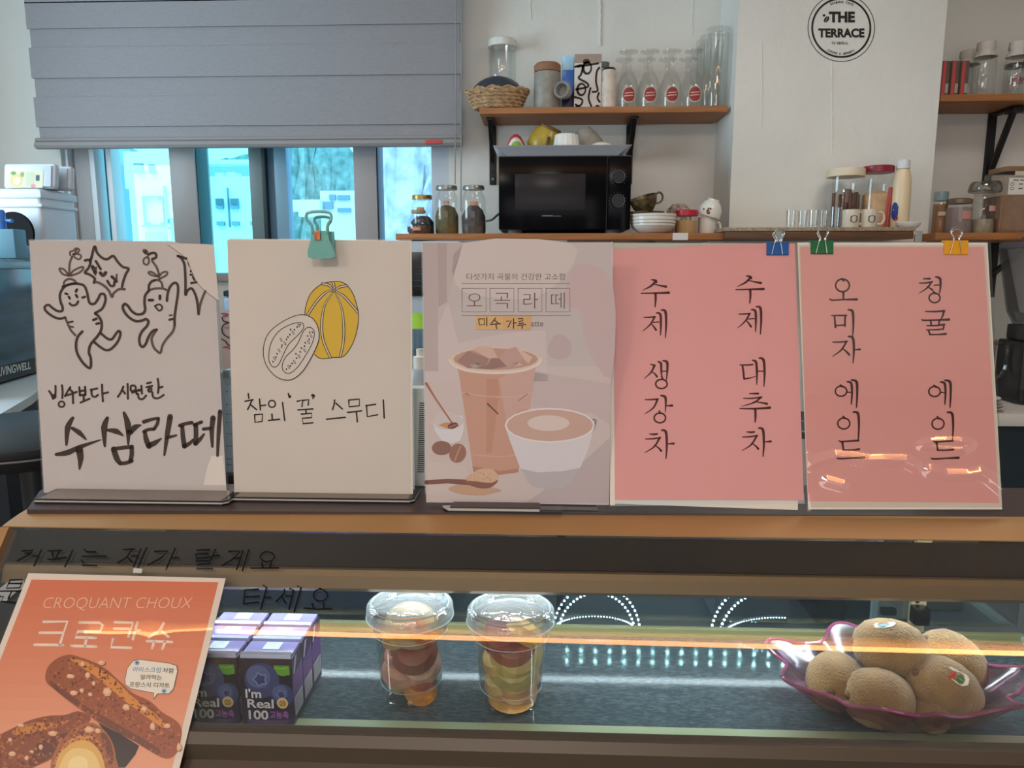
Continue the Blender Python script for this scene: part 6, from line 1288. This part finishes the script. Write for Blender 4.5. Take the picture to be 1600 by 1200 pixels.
bm = new(); box(bm, atY(349,590,.94).x, atY(361,590,.94).x, .938, .951, atY(350,591,.94).z, atY(350,578,.94).z, .001); tube(bm, [atY(354,590,.938), atY(353,601,.937), atY(357,603,.937), atY(358,590,.938)], .0008, 6); obj('clip', bm, wire, t, True)
a = Art(lambda x, y, l=0: atY(x, y, .9435-.0002*l))
for k, y in enumerate((612,632,647,660,678,697,717,726)): a.line([(353+.3*k,y),(356+.4*k,y)], 1.2, (120,116,118), 1); a.line([(361,y),(363,y)], 1.2, (120,116,118), 1)
obj('numbers', a.bm(), ink, t, True, smooth=False)
# back worktop under the window
bw_ = thing('back_worktop', 'grey worktop under the window along the kitchen wall', 'counter', (-.4,2.6,0))
bm = new(); box(bm, -1.25, .66, 2.22, YW-.001, EZ-.50, EZ-.46, .003); obj('top', bm, mat('worktop_grey', (150,146,142), rough=.4), bw_, True); bm = new(); box(bm, -1.22, .64, 2.26, YW-.001, 0, EZ-.50, .002); obj('cabinet', bm, navyp, bw_, True)
ZW = EZ-.46
t = bxo('patterned_tin', 'tin with a red and black scroll pattern, seen between the ginseng and melon signs', 'tin', 342, 392, 486, 545, 2.4, .12, mat('tin_rose', (176,150,142), rough=.5), ZW)
a = Art(lambda x, y, l=0: atY(x, y, 2.397-.0003*l)); p = Pen(a, 340, 380, 6.66, (60,46,50))
for pts, c in (([(40,735),(70,730),(105,745),(60,760)],(160,50,60)),([(45,770),(60,810),(100,820),(125,830)],None),([(100,830),(60,850),(45,890),(55,940),(100,975),(130,985)],None),([(45,1000),(80,1020),(100,1050),(130,1070)],None),([(60,1085),(100,1080),(130,1100)],(160,50,60)),([(80,880),(130,870)],(186,110,100))): p(pts, 13, 4, rgb=c or (60,46,50))
obj('print', a.bm(), ink, t, True, smooth=False)
o = thing('spray_bottle', 'small blue and white bottle with a dark cap standing on the patterned tin', 'bottle', (atY(360,480,2.45).x, 2.45, atY(350,486,2.4).z)); s = mpp(360,480,2.45)
turned('body', [(0,0),(8,0),(9,2),(9,16),(4,21),(0,21)], s, mat('bottle_pale_blue', (176,200,226), rough=.3), o); turned('cap', [(0,31),(6,31),(9,29),(9,22),(4,21),(0,21)], s, mat('navy_cap', (20,36,50), rough=.4), o)
t = bxo('coffee_machine', 'coffee machine with a dark screen behind the latte poster', 'machine', 600, 720, 377, 640, 2.3, .25, mat('machine_pale', (176,186,196), rough=.35), ZW)
bm = new(); box(bm, atY(628,420,2.29).x, atY(700,420,2.29).x, 2.29, 2.303, atY(650,462,2.3).z, atY(650,394,2.3).z, .002); sc_ = obj('screen', bm, mat('screen_black', (18,18,22), rough=.25), t, True)
a = Art(lambda x, y, l=0: atY(x, y, 2.288-.0003*l))
for y in (418,428,438,447): a.line([(647,y),(657,y)], 1.6, (58,60,66), 1)
obj('icons', a.bm(), ink, sc_, True, smooth=False)
t = thing('salad_bowl', 'clear bowl under a lime green leaf shaped lid, beside the coffee machine', 'bowl', (atY(652,540,2.0).x, 2.0, ZB)); s = mpp(652,520,2.0)
zz = (atY(652,512,2.0).z-ZB)/s
turned('pedestal', [(0,0),(30,0),(32,3),(32,zz-50),(0,zz-50)], s, mat('grey_drum', (130,138,142), rough=.3), t); turned('bowl', [(26,zz-50),(30,zz-30),(33,zz),(32,zz),(28,zz-30),(0,zz-48)], s, thin_glass('grey_bowl_glass', (.8,.85,.88), .08, .05, .5), t)
turned('lid', [(0,zz+24),(12,zz+22),(24,zz+12),(33,zz+1),(0,zz+1)], s, mat('lime_lid', (150,196,50), rough=.5), t)
o = thing('mixing_stand', 'low stand holding the clear bowl with the lime lid', 'stand', (atY(652,640,2.0).x, 2.0, 0)); bm = new(); box(bm, -.2, .2, -.16, .16, 0, ZB, .004); obj('cabinet', bm, navyp, o)

# left corner: bar counter, appliance, tubs
ZQ = EZ-.34
lc_ = thing('bar_counter', 'white topped counter with dark panels in the left corner', 'counter', (atZ(0,640,ZQ).x, atZ(0,640,ZQ).y, 0))
poly = [atZ(x,y,ZQ).xy for x, y in ((-420,1000),(2,646),(50,618),(62,608),(72,590),(-140,590))]
poly[0] = Vector((XL+.02, poly[1].y-.1)); poly[-1] = Vector((XL+.02, 2.6)); poly[-2] = Vector((poly[-2].x, 2.6))
bm = new(); slab(bm, [tuple(q) for q in poly], ZQ-.022, ZQ); obj('top', bm, mat('counter_white', (206,206,204), rough=.4), lc_, True, smooth=False)
cc = sum((Vector(q) for q in poly), Vector((0,0)))/len(poly)
bm = new(); slab(bm, [tuple(cc+(Vector(q)-cc)*.955) for q in poly], 0, ZQ-.022); obj('panels', bm, navyp, lc_, True, smooth=False)
d = ray(617,417); d = Vector((d.x, d.y, 0)).normalized(); nrm = Vector((d.y, -d.x, 0)); P1 = atZ(0,602,ZQ)
ap = thing('countertop_oven', 'dark teal glossy countertop appliance with white lettering, at the left edge of the picture', 'appliance', (P1.x, P1.y, ZQ), math.atan2(d.y, d.x))
hh = atY(0,404,P1.y).z-ZQ; Rr = .50
bm = new(); box(bm, -.30, Rr, 0, .30, .006, hh, .006); obj('body', bm, mat('oven_dark', (20,34,42), rough=.25), ap)
bm = new(); box(bm, -.30, Rr, -.004, .002, .02, hh-.03, .001); obj('door', bm, mat('oven_teal_glass', (62,104,128), rough=.2, rgb2=(34,70,78), vscale=6, stretch=(.4,1,3)), ap)
bm = new(); box(bm, -.30, Rr+.001, -.007, .01, hh-.028, hh-.002, .001); obj('top_bar', bm, mat('oven_bar', (150,186,204), rough=.3), ap)
bm = new(); box(bm, -.30, Rr, -.005, .002, .012, .055, .001); obj('plinth', bm, mat('oven_plinth', (24,22,24), rough=.35), ap)
a = Art(lambda x, y, l=0: (lambda w: w)(onplane(x, y, P1+nrm*(.006+.0003*l), nrm))); a.text('LIVINGWELL', [(-3,574),(48,565),(48,576),(-3,589)], (214,222,214), 1, .015)
obj('lettering', a.bm(), ink, ap, True, smooth=False)
Zo = ZQ+hh
o = thing('storage_tub', 'big white plastic tub behind the round black tray', 'tub', (atY(10,380,2.3).x, 2.34, Zo)); x0, x1 = atY(-70,340,2.26).x, atY(66,340,2.26).x
tub = mat('tub_white', (214,218,226), rough=.35); ztb = atY(30,294,2.26).z
bm = new(); box(bm, x0, x1, 2.26, 2.43, Zo+.002, ztb, .014, seg=3); obj('body', bm, tub, o, True)
for za, zb_ in ((ztb-.03,ztb-.006),(ztb-.058,ztb-.046)): bm = new(); box(bm, x0-.006, x1+.006, 2.254, 2.436, za, zb_, .006); obj('rim', bm, tub, o, True)
for k, (px, nm) in enumerate(((47,'clear lunch box with a printed food label, leaning in front of another'),(72,'clear lunch box leaning behind the labelled one'))):
    c = atY(px,274,2.30+.06*k); o = thing('lunch_box', nm, 'container', (c.x, c.y, ztb), group=None, rot=(math.radians(-10),0,0)); s = mpp(px,274,2.3); hw = 42*s
    bm = new(); box(bm, -hw, hw, -.012, .012, .001, 40*s, .012, seg=3); obj('box', bm, mat('lunchbox_clear', (200,204,212), rough=.3), o)
    bm = new(); box(bm, -hw*.88, hw*.88, -.017, -.010, .004, 35*s, .003); obj('lid_panel', bm, mat('lunchbox_lid', (186,190,198), rough=.3), o)
    if k == 0:
        a = Art(lambda x, y, l=0: Vector(((x-47)*s, -.0175-.0002*l, (293-y)*s)))
        a.fill([(19,267),(72,265),(71,293),(12,293)], (200,192,164), 1); a.dot(29,281,10,10,(206,178,120),2); a.dot(30,282,6,6,(236,214,170),3); a.dot(24,270,4,3,(110,140,70),3); a.dot(38,272,3,4,(130,150,80),3); a.fill([(45,268),(58,268),(57,290),(44,290)], (184,184,156), 2); a.fill([(60,273),(66,273),(66,282),(60,282)], (70,76,80), 2); a.dot(56,290,4,3,(214,130,130),3)
        obj('label', a.bm(), ink, o, smooth=False)
bm = new(); lathe(bm, [(0,-.004),(.066,-.004),(.070,0),(.066,.004),(.02,.003),(0,.004)], 48); o = one('round_tray', bm, mat('vinyl_black_disc', (20,18,20), rough=.7, spec=.1), 'round black tray leaning against the white tub', 'tray', None); c = atY(20,374,2.20); o.location = (c.x, 2.20, Zo+.071); o.rotation_euler = (math.radians(82),0,0)
o = bxo('flat_box', 'pale blue flat box lying on the dark appliance', 'box', -60, 22, 358, 374, 2.0, .05, mat('box_teal', (96,140,160), rough=.4), Zo)
o = bxo('flat_box', 'low pale blue box in front of the round black tray', 'box', 18, 46, 384, 396, 2.13, .03, mat('box_teal2', (70,116,136), rough=.4), Zo)
o = thing('blue_tamper', 'bright blue plastic tool with a short side handle, on the flat box', 'tool', (atY(2,350,2.02).x, 2.02, atY(0,358,2.0).z)); s = mpp(2,345,2.02); bl = mat('bright_blue', (50,120,206), rough=.35)
turned('body', [(0,0),(7,0),(7,26),(5,30),(0,30)], s, bl, o); bm = new(); tube(bm, [(6*s,0,14*s),(15*s,0,13*s),(18*s,0,13.5*s)], [2.2*s,3*s,3.4*s], 10); obj('handle', bm, bl, o)
o = thing('bar_stool', 'black round seat with a thin pale edge, low in the left corner', 'stool', (atY(30,760,1.22).x, 1.26, 0)); zs_ = atY(50,728,1.09).z+.028
bm = new(); lathe(bm, [(0,zs_-.05),(.155,zs_-.05),(.17,zs_-.03),(.17,zs_-.012),(.155,zs_),(0,zs_)], 48); obj('seat', bm, mat('seat_black', (22,20,22), rough=.45), o)
bm = new(); tube(bm, [(.172*math.cos(q*PI/24), .172*math.sin(q*PI/24), zs_-.028) for q in range(48)], .002, 6, True); obj('edge_trim', bm, mat('seat_trim', (90,88,90), rough=.4), o)
bm = new(); lathe(bm, [(0,0),(.18,0),(.18,.015),(.03,.03),(.022,.06),(.022,zs_-.05),(0,zs_-.05)], 32); obj('pole', bm, iron, o)

# right corner: counter, blender, pitcher, plates
ZG = EZ-.42
rc = thing('side_counter', 'white topped counter with dark teal doors to the right of the column', 'counter', (1.9,2.5,0))
bm = new(); box(bm, 1.12, XR-.01, 2.15, YC-.002, ZG-.036, ZG, .003); obj('top', bm, mat('counter_beige', (206,196,186), rough=.4), rc, True); bm = new(); box(bm, 1.14, XR-.01, 2.19, YC-.002, 0, ZG-.036, .002); obj('cabinet', bm, mat('teal_cabinet', (16,34,44), rough=.4), rc, True)
t = thing('blender', 'countertop blender with a smoky clear jug and a black motor base', 'blender', (atY(1611,560,2.36).x, 2.36, ZG)); s = mpp(1607,500,2.34); smoke = thin_glass('smoky_jug', (.62,.62,.64), .08, .03, .5)
zb_ = (atY(1600,508,2.34).z-ZG)/s; zt_ = (atY(1600,388,2.34).z-ZG)/s
bm = new(); box(bm, -34*s, 34*s, -.07, .07, .004, zb_*.8*s, .01, seg=3); box(bm, -26*s, 26*s, -.055, .055, zb_*.8*s, zb_*s, .006); obj('motor_base', bm, mat('blender_black', (24,22,24), rough=.3), t)
bm = new(); box(bm, -35*s, 35*s, -.072, -.068, zb_*.2*s, zb_*.62*s, .003); obj('front_panel', bm, mat('blender_grey', (54,52,54), rough=.35), t)
for sg_ in (1,): 
    bm = new(); lv = [(22,zb_),(30,zb_+20),(44,zt_),(42,zt_),(28,zb_+20),(20,zb_+4)]
    Rg = [[bm.verts.new((w_*s*sx, w_*s*sy*.9, h_*s)) for sx, sy in ((-1,-1),(-.8,-1.1),(.8,-1.1),(1,-1),(1,1),(.8,1.1),(-.8,1.1),(-1,1))] for w_, h_ in lv]
    for A, B in zip(Rg, Rg[1:]):
        for k in range(8): bm.faces.new((A[k], A[(k+1)%8], B[(k+1)%8], B[k]))
    obj('jug', bm, smoke, t, smooth=False)
bm = new(); box(bm, -43*s, 43*s, -.085, .085, zt_*s, (zt_+10)*s, .006); box(bm, -26*s, 2*s, -.03, .03, (zt_+10)*s, (zt_+18)*s, .004); obj('lid', bm, mat('blender_lid', (84,80,84), rough=.3), t)
t = thing('clear_pitcher', 'clear pitcher with a square handle in front of the blender', 'pitcher', (atY(1515,590,2.36).x, 2.36, ZG)); s = mpp(1530,560,2.24)
turned('body', [(0,0),(28,0),(30,3),(34,104),(32.5,104),(28.5,5),(0,4)], s, thin_glass('pitcher_glass', (.9,.9,.9), .06, .03, .5), t)
bm = new(); tube(bm, smooth_path([(33*s,0,96*s),(46*s,0,97*s),(56*s,0,92*s),(56*s,0,60*s),(48*s,0,42*s),(32*s,0,38*s)],4), 2.6*s, 8); obj('handle', bm, thin_glass('handle_glass', (.75,.75,.75), .15, .05, .6), t)
pl0 = None
for k in range(4):
    loc = (atY(1541,640,2.18).x-.004*k, 2.212, ZG+.001+.009*k); nm = ('lowest','second lowest','second from the top','topmost')[k]+' small plate stacked on the counter behind the bordered pink sign'
    if pl0 is None:
        pl0 = thing('plate', nm, 'plate', loc, group='stack of small plates'); bm = new(); lathe(bm, [(0,0),(.035,0),(.06,.012),(.061,.0135),(.058,.0135),(.034,.003),(0,.003)], 40); obj('plate', bm, whitec, pl0)
    else: dup(pl0, loc, nm)
